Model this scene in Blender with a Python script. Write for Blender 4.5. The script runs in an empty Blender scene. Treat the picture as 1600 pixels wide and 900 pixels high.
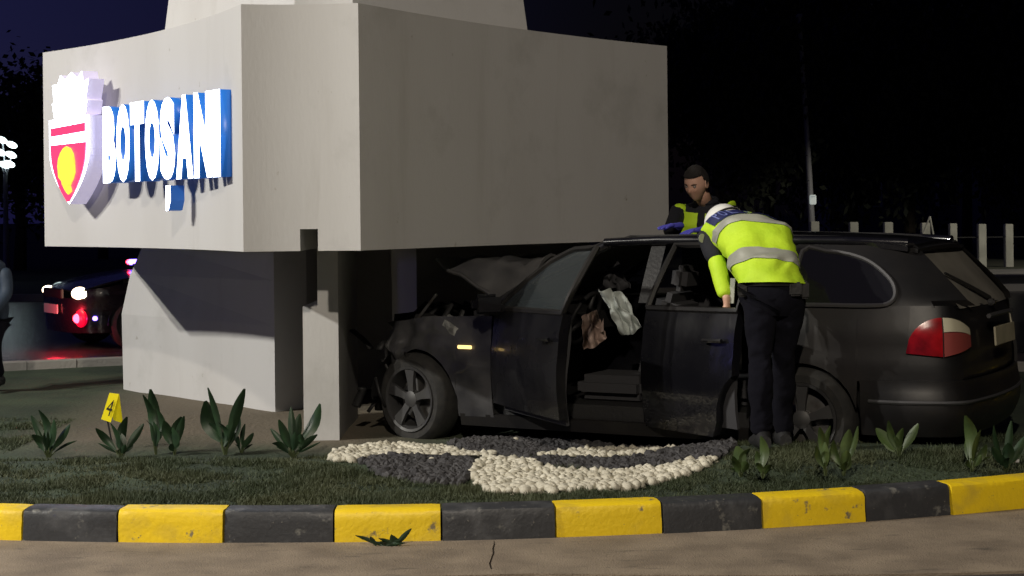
import bpy, bmesh, math, random
import numpy as np
from mathutils import Vector, Matrix, noise
random.seed(7); rng = np.random.RandomState(7)
S = bpy.context.scene
COL = S.collection
PI = math.pi
# ------------------------------------------------------------------ camera
F = 2600.0; CH = 1.6; ROLL = .0105
cam = bpy.data.objects.new('camera', bpy.data.cameras.new('camera')); COL.objects.link(cam)
cam.location = (0, 0, CH)
cam.rotation_euler = (Matrix.Rotation(PI/2, 3, 'X') @ Matrix.Rotation(-ROLL, 3, 'Z')).to_euler()
cam.data.sensor_width = 36; cam.data.lens = F/1600*36
cam.data.shift_y = -115.5/1600
cam.data.clip_end = 900; cam.data.clip_start = .1
S.camera = cam
# ------------------------------------------------------------------ world, night
W = bpy.data.worlds.new('World'); S.world = W; W.use_nodes = True
nt = W.node_tree; bg = nt.nodes['Background']
sky = nt.nodes.new('ShaderNodeTexSky'); sky.sky_type = 'NISHITA'; sky.sun_disc = False
sky.sun_elevation = math.radians(-6.0); sky.sun_rotation = math.radians(-62)
hs = nt.nodes.new('ShaderNodeHueSaturation'); hs.inputs['Saturation'].default_value = 1.25
hs.inputs['Hue'].default_value = .52
nt.links.new(sky.outputs[0], hs.inputs['Color'])
# town glow: navy haze over the town to the left, clear black night to the right
tcw = nt.nodes.new('ShaderNodeTexCoord'); sxw = nt.nodes.new('ShaderNodeSeparateXYZ'); nt.links.new(tcw.outputs['Generated'], sxw.inputs[0])
mrw = nt.nodes.new('ShaderNodeMapRange'); mrw.interpolation_type = 'SMOOTHSTEP'
mrw.inputs[1].default_value = .10; mrw.inputs[2].default_value = -.42; nt.links.new(sxw.outputs[0], mrw.inputs[0])
glo = nt.nodes.new('ShaderNodeMix'); glo.data_type = 'RGBA'; nt.links.new(mrw.outputs[0], glo.inputs[0])
glo.inputs[6].default_value = (.006, .005, .012, 1); glo.inputs[7].default_value = (.045, .045, .25, 1)
addw = nt.nodes.new('ShaderNodeMix'); addw.data_type = 'RGBA'; addw.blend_type = 'ADD'; addw.inputs[0].default_value = 1
nt.links.new(hs.outputs[0], addw.inputs[6]); nt.links.new(glo.outputs[2], addw.inputs[7]); nt.links.new(addw.outputs[2], bg.inputs['Color'])
bg.inputs['Strength'].default_value = .15
S.view_settings.view_transform = 'Standard'; S.view_settings.look = 'None'
S.view_settings.exposure = 0; S.view_settings.gamma = 1
S.cycles.max_bounces = 6; S.cycles.use_denoising = True
S.cycles.sample_clamp_indirect = 6

# ------------------------------------------------------------------ helpers
def ray(px, py):
    u = px-800; v = 334.5-py; c, s = math.cos(ROLL), math.sin(ROLL)
    return Vector(((u*c+v*s)/F, 1.0, (-u*s+v*c)/F))
def at(px, py, D): return Vector((0, 0, CH))+ray(px, py)*D
def onz(px, py, z):
    r = ray(px, py); return Vector((0, 0, CH))+r*((z-CH)/r.z)
def onplane(px, py, p, n):
    r = ray(px, py); o = Vector((0, 0, CH)); return o+r*((p-o).dot(n)/r.dot(n))
def sm(a, b, x):
    t = min(1, max(0, (x-a)/(b-a))); return t*t*(3-2*t)
PM = {}
def tag(o, label=None, cat=None, group=None, kind=None):
    if label: o['label'] = label
    if cat: o['category'] = cat
    if group: o['group'] = group
    if kind: o['kind'] = kind
    return o
def empty(name, loc=(0, 0, 0), rz=0, parent=None):
    o = bpy.data.objects.new(name, None); COL.objects.link(o); o.empty_display_size = .1
    o.location = loc; o.rotation_euler = (0, 0, rz)
    if parent: o.parent = parent
    PM[o.name] = PM.get(parent.name if parent else '', Matrix()) @ Matrix.Translation(Vector(loc)) @ Matrix.Rotation(rz, 4, 'Z')
    return o
def link(name, me, parent=None, loc=None, rz=0):
    o = bpy.data.objects.new(name, me); COL.objects.link(o)
    if parent: o.parent = parent
    if loc is not None: o.location = loc
    if rz: o.rotation_euler = (0, 0, rz)
    PM[o.name] = PM.get(parent.name if parent else '', Matrix()) @ Matrix.Translation(Vector(loc or (0, 0, 0))) @ Matrix.Rotation(rz, 4, 'Z')
    return o
def bm_obj(name, bm, mat, parent=None, smooth=False, world=False, angle=None):
    if world and parent: bmesh.ops.transform(bm, matrix=PM[parent.name].inverted(), verts=bm.verts[:])
    bmesh.ops.recalc_face_normals(bm, faces=bm.faces[:])
    me = bpy.data.meshes.new(name); bm.to_mesh(me); bm.free()
    for m in (mat if isinstance(mat, (list, tuple)) else [mat]): me.materials.append(m)
    if smooth:
        me.polygons.foreach_set('use_smooth', [True]*len(me.polygons))
        if angle: me.set_sharp_from_angle(angle=math.radians(angle))
    return link(name, me, parent)
def mk(name, V, Fc, mat, parent=None, smooth=False, world=False, thick=0, bevel=0, angle=40):
    bm = bmesh.new(); vs = [bm.verts.new(v) for v in V]
    for f in Fc:
        try: bm.faces.new([vs[i] for i in f])
        except ValueError: pass
    if thick:
        bmesh.ops.recalc_face_normals(bm, faces=bm.faces[:])
        bmesh.ops.solidify(bm, geom=bm.faces[:], thickness=thick)
    if bevel:
        bmesh.ops.bevel(bm, geom=[e for e in bm.edges if len(e.link_faces) == 2 and e.calc_face_angle(0) > .5], offset=bevel, segments=2, affect='EDGES', profile=.6)
    return bm_obj(name, bm, mat, parent, smooth, world, angle)
def grid(fn, nu, nv):
    V = [fn(i/nu, j/nv) for j in range(nv+1) for i in range(nu+1)]
    Fc = [(j*(nu+1)+i, j*(nu+1)+i+1, (j+1)*(nu+1)+i+1, (j+1)*(nu+1)+i) for j in range(nv) for i in range(nu)]
    return V, Fc
def boxm(bm, c, sz, rot=None, bevel=0):
    m = Matrix.Translation(Vector(c)) @ (rot.to_4x4() if rot else Matrix()) @ Matrix.Diagonal((*sz, 1))
    r = bmesh.ops.create_cube(bm, size=1, matrix=m)
    if bevel:
        es = list({e for v in r['verts'] for e in v.link_edges})
        bmesh.ops.bevel(bm, geom=es, offset=bevel, segments=2, affect='EDGES')
def box(name, c, sz, mat, parent=None, rot=None, bevel=0, world=False, smooth=False):
    bm = bmesh.new(); boxm(bm, c, sz, rot, bevel)
    return bm_obj(name, bm, mat, parent, smooth, world, 40)
def prismV(poly, z0, z1):
    n = len(poly)
    V = [(p[0], p[1], z0) for p in poly]+[(p[0], p[1], z1) for p in poly]
    Fc = [tuple(range(n))[::-1], tuple(range(n, 2*n))]+[(i, (i+1) % n, n+(i+1) % n, n+i) for i in range(n)]
    return V, Fc
def tubem(bm, pts, r, n=8, cap=True, flat=None):
    pts = [Vector(p) for p in pts]; rr = r if isinstance(r, (list, tuple)) else [r]*len(pts)
    rings = []; prev = None
    for i, p in enumerate(pts):
        d = (pts[min(i+1, len(pts)-1)]-pts[max(i-1, 0)]).normalized()
        up = Vector((0, 0, 1)) if abs(d.z) < .95 else Vector((0, 1, 0))
        a = d.cross(up).normalized() if prev is None else (prev-d*prev.dot(d)).normalized()
        prev = a; b = d.cross(a)
        rings.append([bm.verts.new(p+(a*math.cos(t)*(flat or 1)+b*math.sin(t))*rr[i]) for t in [2*PI*k/n for k in range(n)]])
    for i in range(len(rings)-1):
        for k in range(n): bm.faces.new((rings[i][k], rings[i][(k+1) % n], rings[i+1][(k+1) % n], rings[i+1][k]))
    if cap: bm.faces.new(rings[0][::-1]); bm.faces.new(rings[-1])
def tube(name, pts, r, mat, parent=None, n=8, world=False, flat=None):
    bm = bmesh.new(); tubem(bm, pts, r, n, True, flat); return bm_obj(name, bm, mat, parent, True, world, 50)
def lathem(bm, prof, M, n=32):
    # profile of (radius, height), axis = local z of M
    rings = [[bm.verts.new(M @ Vector((r*math.cos(2*PI*k/n), r*math.sin(2*PI*k/n), h))) for k in range(n)] if r > 1e-5 else [bm.verts.new(M @ Vector((0, 0, h)))] for r, h in prof]
    for a, b in zip(rings, rings[1:]):
        for k in range(n):
            q = [a[k % len(a)], a[(k+1) % len(a)], b[(k+1) % len(b)], b[k % len(b)]]
            q = list(dict.fromkeys(q))
            if len(q) > 2:
                try: bm.faces.new(q)
                except ValueError: pass
def copy_tree(o, parent=None):
    c = o.copy(); COL.objects.link(c); c.parent = parent
    for ch in list(o.children): copy_tree(ch, c)
    return c
def displace(o, f):
    for v in o.data.vertices: v.co += f(v.co)
# ------------------------------------------------------------------ materials
def mat(name, col, rough=.6, metal=0, col2=None, nscale=4, ndet=6, bump=0, bscale=40, emit=None, estr=0, coat=0, spec=.5, alpha=1, trans=0, stretch=None, contrast=(.35, .65), rough2=None, sheen=0, specks=()):
    m = bpy.data.materials.new(name); m.use_nodes = True
    t = m.node_tree; b = t.nodes['Principled BSDF']
    b.inputs['Base Color'].default_value = (*col, 1); b.inputs['Roughness'].default_value = rough
    b.inputs['Metallic'].default_value = metal; b.inputs['Specular IOR Level'].default_value = spec
    b.inputs['Coat Weight'].default_value = coat; b.inputs['Alpha'].default_value = alpha
    b.inputs['Transmission Weight'].default_value = trans; b.inputs['Sheen Weight'].default_value = sheen
    tc = t.nodes.new('ShaderNodeTexCoord'); vec = tc.outputs['Object']
    if stretch:
        mp = t.nodes.new('ShaderNodeMapping'); mp.inputs['Scale'].default_value = stretch
        t.links.new(vec, mp.inputs[0]); vec = mp.outputs[0]
    if col2 or rough2 is not None:
        n = t.nodes.new('ShaderNodeTexNoise'); n.inputs['Scale'].default_value = nscale; n.inputs['Detail'].default_value = ndet
        t.links.new(vec, n.inputs['Vector'])
        mr = t.nodes.new('ShaderNodeMapRange'); mr.inputs[1].default_value, mr.inputs[2].default_value = contrast
        t.links.new(n.outputs[0], mr.inputs[0])
        if col2:
            mx = t.nodes.new('ShaderNodeMix'); mx.data_type = 'RGBA'
            mx.inputs[6].default_value = (*col, 1); mx.inputs[7].default_value = (*col2, 1)
            t.links.new(mr.outputs[0], mx.inputs[0]); t.links.new(mx.outputs[2], b.inputs['Base Color'])
        if rough2 is not None:
            m2 = t.nodes.new('ShaderNodeMapRange'); m2.inputs[3].default_value = rough; m2.inputs[4].default_value = rough2
            t.links.new(mr.outputs[0], m2.inputs[0]); t.links.new(m2.outputs[0], b.inputs['Roughness'])
    for sc_, lo_, hi_, cc_, st_ in specks:      # worn patches and stains of their own colour
        v3 = tc.outputs['Object']
        mp3 = t.nodes.new('ShaderNodeMapping'); mp3.inputs['Scale'].default_value = st_; t.links.new(v3, mp3.inputs[0])
        n3 = t.nodes.new('ShaderNodeTexNoise'); n3.inputs['Scale'].default_value = sc_; n3.inputs['Detail'].default_value = 9; n3.inputs['Roughness'].default_value = .65; t.links.new(mp3.outputs[0], n3.inputs['Vector'])
        r3 = t.nodes.new('ShaderNodeMapRange'); r3.inputs[1].default_value = lo_; r3.inputs[2].default_value = hi_; t.links.new(n3.outputs[0], r3.inputs[0])
        m3 = t.nodes.new('ShaderNodeMix'); m3.data_type = 'RGBA'; t.links.new(r3.outputs[0], m3.inputs[0]); m3.inputs[7].default_value = (*cc_, 1)
        if b.inputs['Base Color'].links: t.links.new(b.inputs['Base Color'].links[0].from_socket, m3.inputs[6])
        else: m3.inputs[6].default_value = (*col, 1)
        t.links.new(m3.outputs[2], b.inputs['Base Color'])
    if bump:
        n2 = t.nodes.new('ShaderNodeTexNoise'); n2.inputs['Scale'].default_value = bscale; n2.inputs['Detail'].default_value = 8
        t.links.new(vec, n2.inputs['Vector'])
        bp = t.nodes.new('ShaderNodeBump'); bp.inputs['Strength'].default_value = bump; bp.inputs['Distance'].default_value = .02
        t.links.new(n2.outputs[0], bp.inputs['Height']); t.links.new(bp.outputs[0], b.inputs['Normal'])
    if emit: b.inputs['Emission Color'].default_value = (*emit, 1); b.inputs['Emission Strength'].default_value = estr
    return m
M = {}
M['concrete'] = mat('white_render', (.50, .50, .50), .9, col2=(.45, .445, .44), nscale=1.6, bump=.06, bscale=45, stretch=(1.2, 1.2, .35), contrast=(.42, .85), specks=[(1.7, .56, .85, (.40, .395, .38), (2.0, 2.0, .22)), (1.5, .55, .85, (.36, .36, .35), (1, 1, 1)), (9, .67, .74, (.28, .26, .23), (1, 1, .7))])
M['asphalt'] = mat('asphalt', (.075, .062, .052), .75, col2=(.045, .036, .033), nscale=2.5, bump=.5, bscale=160)
M['gutter'] = mat('gutter_concrete', (.26, .21, .155), .85, col2=(.17, .135, .10), nscale=3.5, bump=.4, bscale=120, specks=[(6, .60, .72, (.09, .075, .06), (.5, 1.4, 1)), (45, .64, .70, (.07, .06, .05), (1, 1, 1))])
M['far_road'] = mat('worn_asphalt', (.045, .045, .05), .24, col2=(.03, .03, .035), nscale=2, bump=.3, bscale=30)
M['yellow'] = mat('yellow_paint', (.85, .60, .012), .5, col2=(.55, .40, .05), nscale=6, bump=.16, bscale=40, contrast=(.5, .8), specks=[(9, .62, .68, (.22, .18, .10), (1, 1, 1)), (38, .66, .70, (.16, .14, .10), (1, 1, 1)), (3, .55, .8, (.62, .43, .03), (1, 1, 1))])
M['blackp'] = mat('black_kerb_paint', (.035, .037, .042), .5, col2=(.075, .078, .085), nscale=7, specks=[(11, .60, .68, (.15, .15, .14), (1, 1, 1)), (40, .66, .70, (.2, .19, .17), (1, 1, 1))], bump=.16, bscale=40, contrast=(.5, .7))
M['plainkerb'] = mat('bare_kerb', (.25, .24, .22), .8, bump=.4)
M['pebble'] = mat('white_pebble', (.66, .63, .53), .6, col2=(.46, .43, .34), nscale=9, bump=.3, bscale=80, specks=[(14, .6, .7, (.34, .31, .24), (1, 1, 1))])
M['dark_stone'] = mat('dark_stone', (.028, .027, .03), .7, col2=(.055, .053, .056), nscale=15, bump=.4)
M['edging'] = mat('black_edging', (.012, .012, .013), .5)
M['leaf'] = mat('leaf_green', (.012, .030, .014), .45, col2=(.02, .048, .018), nscale=14)
M['leaf2'] = mat('leaf_yellow_green', (.05, .08, .02), .5, col2=(.028, .05, .016), nscale=10)
M['stem'] = mat('stem', (.06, .08, .03), .6)
M['grass'] = mat('grass_blade', (.030, .045, .018), .7, col2=(.055, .065, .028), nscale=1.2, contrast=(.4, .6))
M['trunk'] = mat('bark', (.05, .04, .03), .9, bump=.6)
M['crown'] = mat('foliage', (.012, .016, .010), .9, col2=(.02, .024, .013), nscale=2)
M['sign_white'] = mat('lit_white_acrylic', (.8, .8, .8), .4, emit=(.72, .80, 1), estr=9)
M['sign_side'] = mat('blue_return', (.02, .16, .6), .35, emit=(.01, .07, .36), estr=.25)
M['sign_lav'] = mat('shield_return', (.7, .66, .8), .4, emit=(.62, .56, .85), estr=.45)
M['sign_red'] = mat('lit_red_acrylic', (.7, .02, .08), .4, emit=(.95, .04, .12), estr=1.3)
M['sign_yel'] = mat('lit_yellow_acrylic', (.8, .5, .02), .4, emit=(1, .55, .05), estr=1.5, col2=(.7, .1, .02), nscale=16, contrast=(.5, .6))
M['paint'] = mat('black_car_paint', (.005, .005, .007), .16, coat=.6, spec=.4, rough2=.4, nscale=3, bump=.12, bscale=7)
M['dusty'] = mat('dusty_car_paint', (.007, .007, .008), .42, col2=(.018, .016, .015), nscale=2.2, coat=.08, spec=.35, contrast=(.35, .8), bump=.05, bscale=9)
M['glass'] = mat('dark_glass', (.012, .012, .014), .08, spec=.6)
M['dglass'] = mat('dusty_glass', (.20, .19, .165), .5, col2=(.12, .115, .10), nscale=3)
M['clear'] = mat('door_glass', (.05, .06, .065), .15, alpha=.55)
M['rubber'] = mat('tyre_rubber', (.012, .012, .012), .85, col2=(.024, .023, .021), nscale=20)
M['plastic'] = mat('black_plastic', (.012, .012, .013), .6, bump=.2)
M['rim'] = mat('rim_alloy', (.07, .07, .074), .5, metal=.6, col2=(.09, .09, .09), nscale=8)
M['chrome'] = mat('dull_trim', (.10, .10, .105), .4, metal=.5)
M['red_lamp'] = mat('red_lens', (.34, .006, .010), .15, coat=1, col2=(.12, .004, .006), nscale=7)
M['pink_lamp'] = mat('dusty_red_lens', (.22, .045, .04), .4)
M['clear_lamp'] = mat('clear_lens', (.42, .40, .30), .3)
M['metal'] = mat('bare_metal', (.25, .25, .25), .4, metal=.8, col2=(.12, .11, .1), nscale=12)
M['plate'] = mat('number_plate', (.42, .39, .29), .5, col2=(.3, .28, .2), nscale=6)
M['ind'] = mat('side_repeater_lens', (.9, .6, .2), .2, emit=(1, .72, .28), estr=1.5)
M['airbag'] = mat('airbag_cloth', (.42, .46, .44), .8, bump=.9, bscale=9)
M['beige'] = mat('beige_cloth', (.30, .215, .18), .85, bump=.4, bscale=12)
M['seat'] = mat('seat_cloth', (.03, .03, .034), .85)
M['hv'] = mat('hi_vis_fabric', (.56, .80, .03), .7, col2=(.46, .70, .02), nscale=6, emit=(.35, .6, .01), estr=.04, bump=.35, bscale=14)
M['silver'] = mat('reflective_tape', (.34, .35, .30), .45)
M['navy'] = mat('navy_cloth', (.010, .011, .018), .85, bump=.4, bscale=20)
M['navyp'] = mat('navy_print', (.012, .016, .09), .6)
M['printw'] = mat('grey_blue_print', (.14, .17, .42), .6)
M['black'] = mat('black_cloth', (.005, .005, .009), 1, spec=.15, bump=.5, bscale=12)
M['skin'] = mat('skin', (.66, .40, .30), .55, col2=(.56, .32, .23), nscale=8, bump=.1)
M['hair'] = mat('short_hair', (.015, .012, .011), .9, bump=.6, bscale=150)
M['glove'] = mat('blue_nitrile', (.10, .10, .55), .4)
M['white'] = mat('white_cap', (.8, .8, .78), .4)
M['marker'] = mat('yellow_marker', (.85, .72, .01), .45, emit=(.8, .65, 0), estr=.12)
M['ink'] = mat('black_ink', (.01, .01, .01), .6)
M['post'] = mat('concrete_post', (.50, .50, .45), .85, col2=(.38, .38, .34), nscale=3)
M['pole'] = mat('galvanised_pole', (.30, .30, .33), .6, metal=.1)
M['lampglass'] = mat('lamp_glow', (1, 1, 1), .4, emit=(1, .86, .62), estr=30)
M['head'] = mat('headlight_glow', (1, 1, 1), .4, emit=(1, .78, .5), estr=9)
M['redglow'] = mat('red_strobe', (1, .1, .1), .4, emit=(1, .03, .06), estr=14)
M['redhalo'] = mat('red_halo_glow', (.8, .02, .05), .4, emit=(.8, .0, .03), estr=.9)
M['blueglow'] = mat('blue_strobe', (.1, .1, 1), .4, emit=(.2, .12, 1), estr=9)
M['whiteglow'] = mat('cold_white_glow', (1, 1, 1), .4, emit=(.8, 1, 1), estr=4)
M['wall'] = mat('house_wall', (.16, .15, .14), .9, col2=(.1, .1, .1), nscale=1)

# ------------------------------------------------------------------ street lamps that light the place
def street_lamp(pos, h, aim, heads, label, power, colr, cone=70):
    root = empty('street_lamp', pos)
    tag(root, label, 'street lamp', 'street lamps round the junction')
    tube('pole', [(0, 0, 0), (0, 0, h*.5), (0, 0, h)], [.11, .08, .05], M['pole'], root, 10)
    box('base_plate', (0, 0, .02), (.4, .4, .04), M['pole'], root, bevel=.01)
    d = (Vector(aim)-Vector(pos)); d.z = 0; d.normalize()
    for k in range(heads):
        a = d if heads == 1 else (Matrix.Rotation((k-.5)*1.1, 3, 'Z') @ d)
        e = a*1.4
        tube('arm', [(0, 0, h-.05), e*.5+Vector((0, 0, h+.2)), e+Vector((0, 0, h+.2))], .035, M['pole'], root, 6)
        rot = Matrix.Rotation(math.atan2(a.y, a.x), 3, 'Z')
        hd = box('lamp_head', e+a*.25+Vector((0, 0, h+.22)), (.7, .26, .12), M['pole'], root, rot, .03)
        box('diffuser', e+a*.28+Vector((0, 0, h+.152)), (.5, .18, .016), M['lampglass'], hd, rot)
        L = bpy.data.lights.new('lamp_light', 'SPOT'); L.energy = power; L.color = colr; L.shadow_soft_size = .14
        L.spot_size = math.radians(cone); L.spot_blend = .35
        lo = bpy.data.objects.new('lamp_light', L); COL.objects.link(lo); lo.parent = root
        lo.location = e+a*.28+Vector((0, 0, h+.05))
        lo.rotation_euler = (Vector(aim)-Vector(pos)-lo.location).to_track_quat('-Z', 'Y').to_euler()
street_lamp((-14.0, 5.0, 0), 8.6, (-1, 11.6, 0), 2, 'tall twin headed street lamp by the road left of the camera', 4700, (1, .95, .85), 64)
street_lamp((-.7, -5.4, 0), 8.2, (.5, 10.6, 0), 1, 'single headed street lamp on the road side behind the camera', 4200, (1, .88, .72), 50)
street_lamp((16.5, 33.0, .13), 8.0, (11.6, 42, 0), 1, 'single headed street lamp at the far pavement right of the picture', 2000, (1, .93, .75), 50)

# ------------------------------------------------------------------ ground
EC = (-.87, 13.0); EA, EB = 6.78, 4.89
def ell(t, off=0):
    c, s = math.cos(t), math.sin(t); p = Vector((EC[0]+EA*c, EC[1]+EB*s, 0))
    n = Vector((c/EA, s/EB, 0)).normalized(); return p+n*off
V, Fc = grid(lambda u, v: (-300+600*u, -60+660*v, 0), 20, 20)
tag(mk('road', V, Fc, M['asphalt']), kind='structure')
# wide shiny road beyond the island
V, Fc = grid(lambda u, v: (-60+120*u, 18.4+14*v, .004), 8, 4)
tag(mk('far_road', V, Fc, M['far_road']), kind='structure')
V, Fc = grid(lambda u, v: (-300+600*u, 32.5+500*v, .13), 12, 12)
tag(mk('far_ground', V, Fc, mat('dark_verge', (.03, .035, .022), .95, col2=(.045, .045, .03), nscale=.6, bump=.6, bscale=6), thick=.12), kind='structure')
box('far_kerb', (0, 32.4, .07), (600, .2, .14), M['plainkerb'])['kind'] = 'structure'
def gz(x, y):
    e = ((x-EC[0])/EA)**2+((y-EC[1])/EB)**2
    d = (1-math.sqrt(e))*5.0
    z = .125
    z += .085*sm(.6, 1.5, x)*sm(.15, .75, d)*(1-sm(10.0, 10.5, y-.0*x))
    z -= .045*sm(9.9, 10.6, y)
    z += .012*noise.noise(Vector((x*2.1, y*2.1, 0)))*sm(0, .3, d)
    return z
def gfn(u, v):
    r = (EB-.16)*1.0; t = 2*PI*u; k = v
    p = ell(t, -.13); x = EC[0]+(p.x-EC[0])*k; y = EC[1]+(p.y-EC[1])*k
    return (x, y, gz(x, y))
V, Fc = grid(gfn, 160, 60)
soil = mat('lawn_soil', (.022, .036, .02), .95, col2=(.04, .06, .032), nscale=1.4, bump=.8, bscale=30, contrast=(.4, .6))
t = soil.node_tree; b = t.nodes['Principled BSDF']
src = b.inputs['Base Color'].links[0].from_socket
geo = t.nodes.new('ShaderNodeNewGeometry'); sx = t.nodes.new('ShaderNodeSeparateXYZ'); t.links.new(geo.outputs['Position'], sx.inputs[0])
def mth(op, a, bb, cc=None):
    n = t.nodes.new('ShaderNodeMath'); n.operation = op
    for i, q in enumerate([a, bb, cc]):
        if q is None: continue
        if isinstance(q, (int, float)): n.inputs[i].default_value = q
        else: t.links.new(q, n.inputs[i])
    return n.outputs[0]
nz = t.nodes.new('ShaderNodeTexNoise'); nz.inputs['Scale'].default_value = 1.1; t.links.new(geo.outputs['Position'], nz.inputs['Vector'])
# bare dry earth around the monument's foot
dy = mth('ADD', sx.outputs[1], mth('MULTIPLY', mth('SUBTRACT', nz.outputs[0], .5), 1.6))
m1 = t.nodes.new('ShaderNodeMapRange'); m1.inputs[1].default_value = 10.55; m1.inputs[2].default_value = 11.5; t.links.new(dy, m1.inputs[0])
dx = mth('ABSOLUTE', mth('ADD', sx.outputs[0], 2.0), 0)
m2 = t.nodes.new('ShaderNodeMapRange'); m2.inputs[1].default_value = 1.7; m2.inputs[2].default_value = .9; t.links.new(dx, m2.inputs[0])
mk_ = mth('MULTIPLY', m1.outputs[0], m2.outputs[0])
mx = t.nodes.new('ShaderNodeMix'); mx.data_type = 'RGBA'; t.links.new(mk_, mx.inputs[0]); t.links.new(src, mx.inputs[6]); mx.inputs[7].default_value = (.125, .105, .075, 1)
t.links.new(mx.outputs[2], b.inputs['Base Color'])
tag(mk('ground', V, Fc, soil, smooth=True), kind='structure')
# gutter slabs with the cracked joint between them, laid on the asphalt
gut = empty('gutter'); tag(gut, kind='structure')
def tt(x):  # ellipse angle of the near side for a given x
    return -math.acos((x-EC[0])/EA)
joint = onz(770, 870, 0).x
def slab(x0, x1, j0, j1):
    outer, inner = [], []
    n = 40
    for i in range(n+1):
        f = i/n
        a = ell(tt(x0+(x1-x0)*f), .005); c = ell(tt(x0+(x1-x0)*f), .80+.26*max(0, x0+(x1-x0)*f))
        inner.append(a); outer.append(c)
    pts = inner+outer[::-1]
    if j1:
        for k in range(1, 7): pts.insert(n+k, Vector((x1+.004*math.sin(k*2.3)+.006*math.sin(k*.9)-.006, inner[-1].y+(outer[-1].y-inner[-1].y)*k/7, 0)))
    if j0:
        for k in range(1, 7): pts.append(Vector((x0+.004*math.sin((7-k)*2.3+.3)+.006*math.sin((7-k)*.9)+.003, outer[0].y+(inner[0].y-outer[0].y)*k/7, 0)))
    V, Fc = prismV([(p.x, p.y) for p in pts], -.01, .012)
    mk('gutter_slab', V, Fc, M['gutter'], gut)
slab(-5.2, joint, False, True); slab(joint, 4.4, True, False)
# kerb blocks, alternately yellow and black
kerb = empty('kerb'); tag(kerb, kind='structure')
pxb = [-128, 37, 185, 350, 522, 690, 868, 1035, 1190, 1352, 1485, 1640]
ts = []
for p in pxb:
    x = onz(p, 845, 0).x
    for _ in range(5):
        e = ell(tt(x)); x = (p-800 + (334.5-845)*math.sin(ROLL))/F*e.y
    ts.append(tt(x))
dt = .078
tsr = list(ts)
while tsr[-1] < ts[0]+2*PI-.10:
    c = tsr[-1]; L = math.hypot(EA*math.sin(c), EB*math.cos(c)); tsr.append(c+.51/L)
tsr.append(ts[0]+2*PI)
for i in range(len(tsr)-1):
    a, c = tsr[i]+.0007, tsr[i+1]-.0007
    n = 12; ft = .165+.006*rng.rand(); hh = .012*rng.rand()-.006
    prof = [(0.018, -.02), (.016, .03), (.014, .07), (0.012, .11), (.010, ft-.028), (.003, ft-.010), (-.012, ft-.001), (-.07, ft+.002), (-.13, ft+.002), (-.14, ft-.01), (-.14, 0)]
    V = []
    for k in range(n+1):
        for (o, z) in prof:
            e_ = .7 if k in (0, n) else .25; w_ = Vector((i*3.1+k*.37, z*20, o*30))
            ch = -.010*e_*max(0, noise.noise(w_*1.4)+.15)-(.012 if (k in (0, n) and z > .1) else 0)*abs(noise.noise(w_))
            q = ell(a+(c-a)*k/n, o+hh+ch+.002*noise.noise(w_*.6)); V.append((q.x, q.y, z+ch*.6))
    m = len(prof); Fc = [(k*m+j, k*m+j+1, (k+1)*m+j+1, (k+1)*m+j) for k in range(n) for j in range(m-1)]
    Fc += [tuple(range(m)), tuple(range(n*m, n*m+m))[::-1]]
    o = mk('kerb_stone', V, Fc, (M['yellow'] if i % 2 == 0 else M['blackp']) if math.sin(a) < .15 else M['plainkerb'], kerb, smooth=True, angle=35)

# ------------------------------------------------------------------ monument
mon = empty('monument', (-1.3, 13.5, 0))
tag(mon, 'large white concrete monument with boxy star shaped top on slanted wall supports', 'monument')
D0, D1 = 10.3, 13.17; Z0, Z1 = 1.384, 2.917
A = Vector(((380-800)/252.4, D0)); B = Vector(((563-800)/252.4, D0)); Cc = Vector((1.24, D1)); Dd = Vector((-3.70, D1))
fw = B.x-A.x; cx = (A.x+B.x)/2
def arcp(p, q, sag, n=14):
    d = q-p; nn = Vector((-d.y, d.x)).normalized(); c = Vector((cx, 15.0))
    if (c-(p+q)/2).dot(nn) < 0: nn = -nn
    return [p+d*(i/n)+nn*sag*4*(i/n)*(1-i/n) for i in range(n)]
C2 = Vector((Cc.x, 2*15.0-D1)); D2 = Vector((Dd.x, 2*15.0-D1)); YC = 15.0; yb = 2*YC-D0
A2 = Vector((A.x, yb)); B2 = Vector((B.x, yb))
plan = arcp(A, B, .05, 8)+arcp(B, Cc, .13)+arcp(Cc, C2, .05, 8)+arcp(C2, B2, .15)+arcp(B2, A2, .05, 8)+arcp(A2, D2, .15)+arcp(D2, Dd, .05, 8)+arcp(Dd, A, .17)
V, Fc = prismV(plan, Z0, Z1)
head = mk('box_top', V, Fc, M['concrete'], mon, smooth=True, world=True, angle=25)
# drainage slot under the front facet: dark recessed liner
ns = [(467, 496, 358)]
xl = (467-800)/252.4; xr = (495-800)/252.4; zt = at(480, 358, D0).z
V, Fc = prismV([(xl, D0+.045), (xr, D0+.045), (xr, D0+.12), (xl, D0+.12)], Z0-.02, zt)
# cut the slot with a boolean
cut = mk('slot_cutter', *prismV([(xl, D0-.3), (xr, D0-.3), (xr, D0+2.2), (xl, D0+2.2)], Z0-.2, zt), M['concrete'])
md = head.modifiers.new('b', 'BOOLEAN'); md.object = cut; md.operation = 'DIFFERENCE'; md.solver = 'EXACT'
cut.parent = head; bpy.context.view_layer.update()
cut.parent = None; cut.matrix_world = Matrix(); bpy.context.view_layer.update()
me2 = bpy.data.meshes.new_from_object(head.evaluated_get(bpy.context.evaluated_depsgraph_get()))
head.modifiers.clear(); head.data = me2; bpy.data.objects.remove(cut)
head.data.polygons.foreach_set('use_smooth', [True]*len(head.data.polygons)); head.data.set_sharp_from_angle(angle=math.radians(25))
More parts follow.
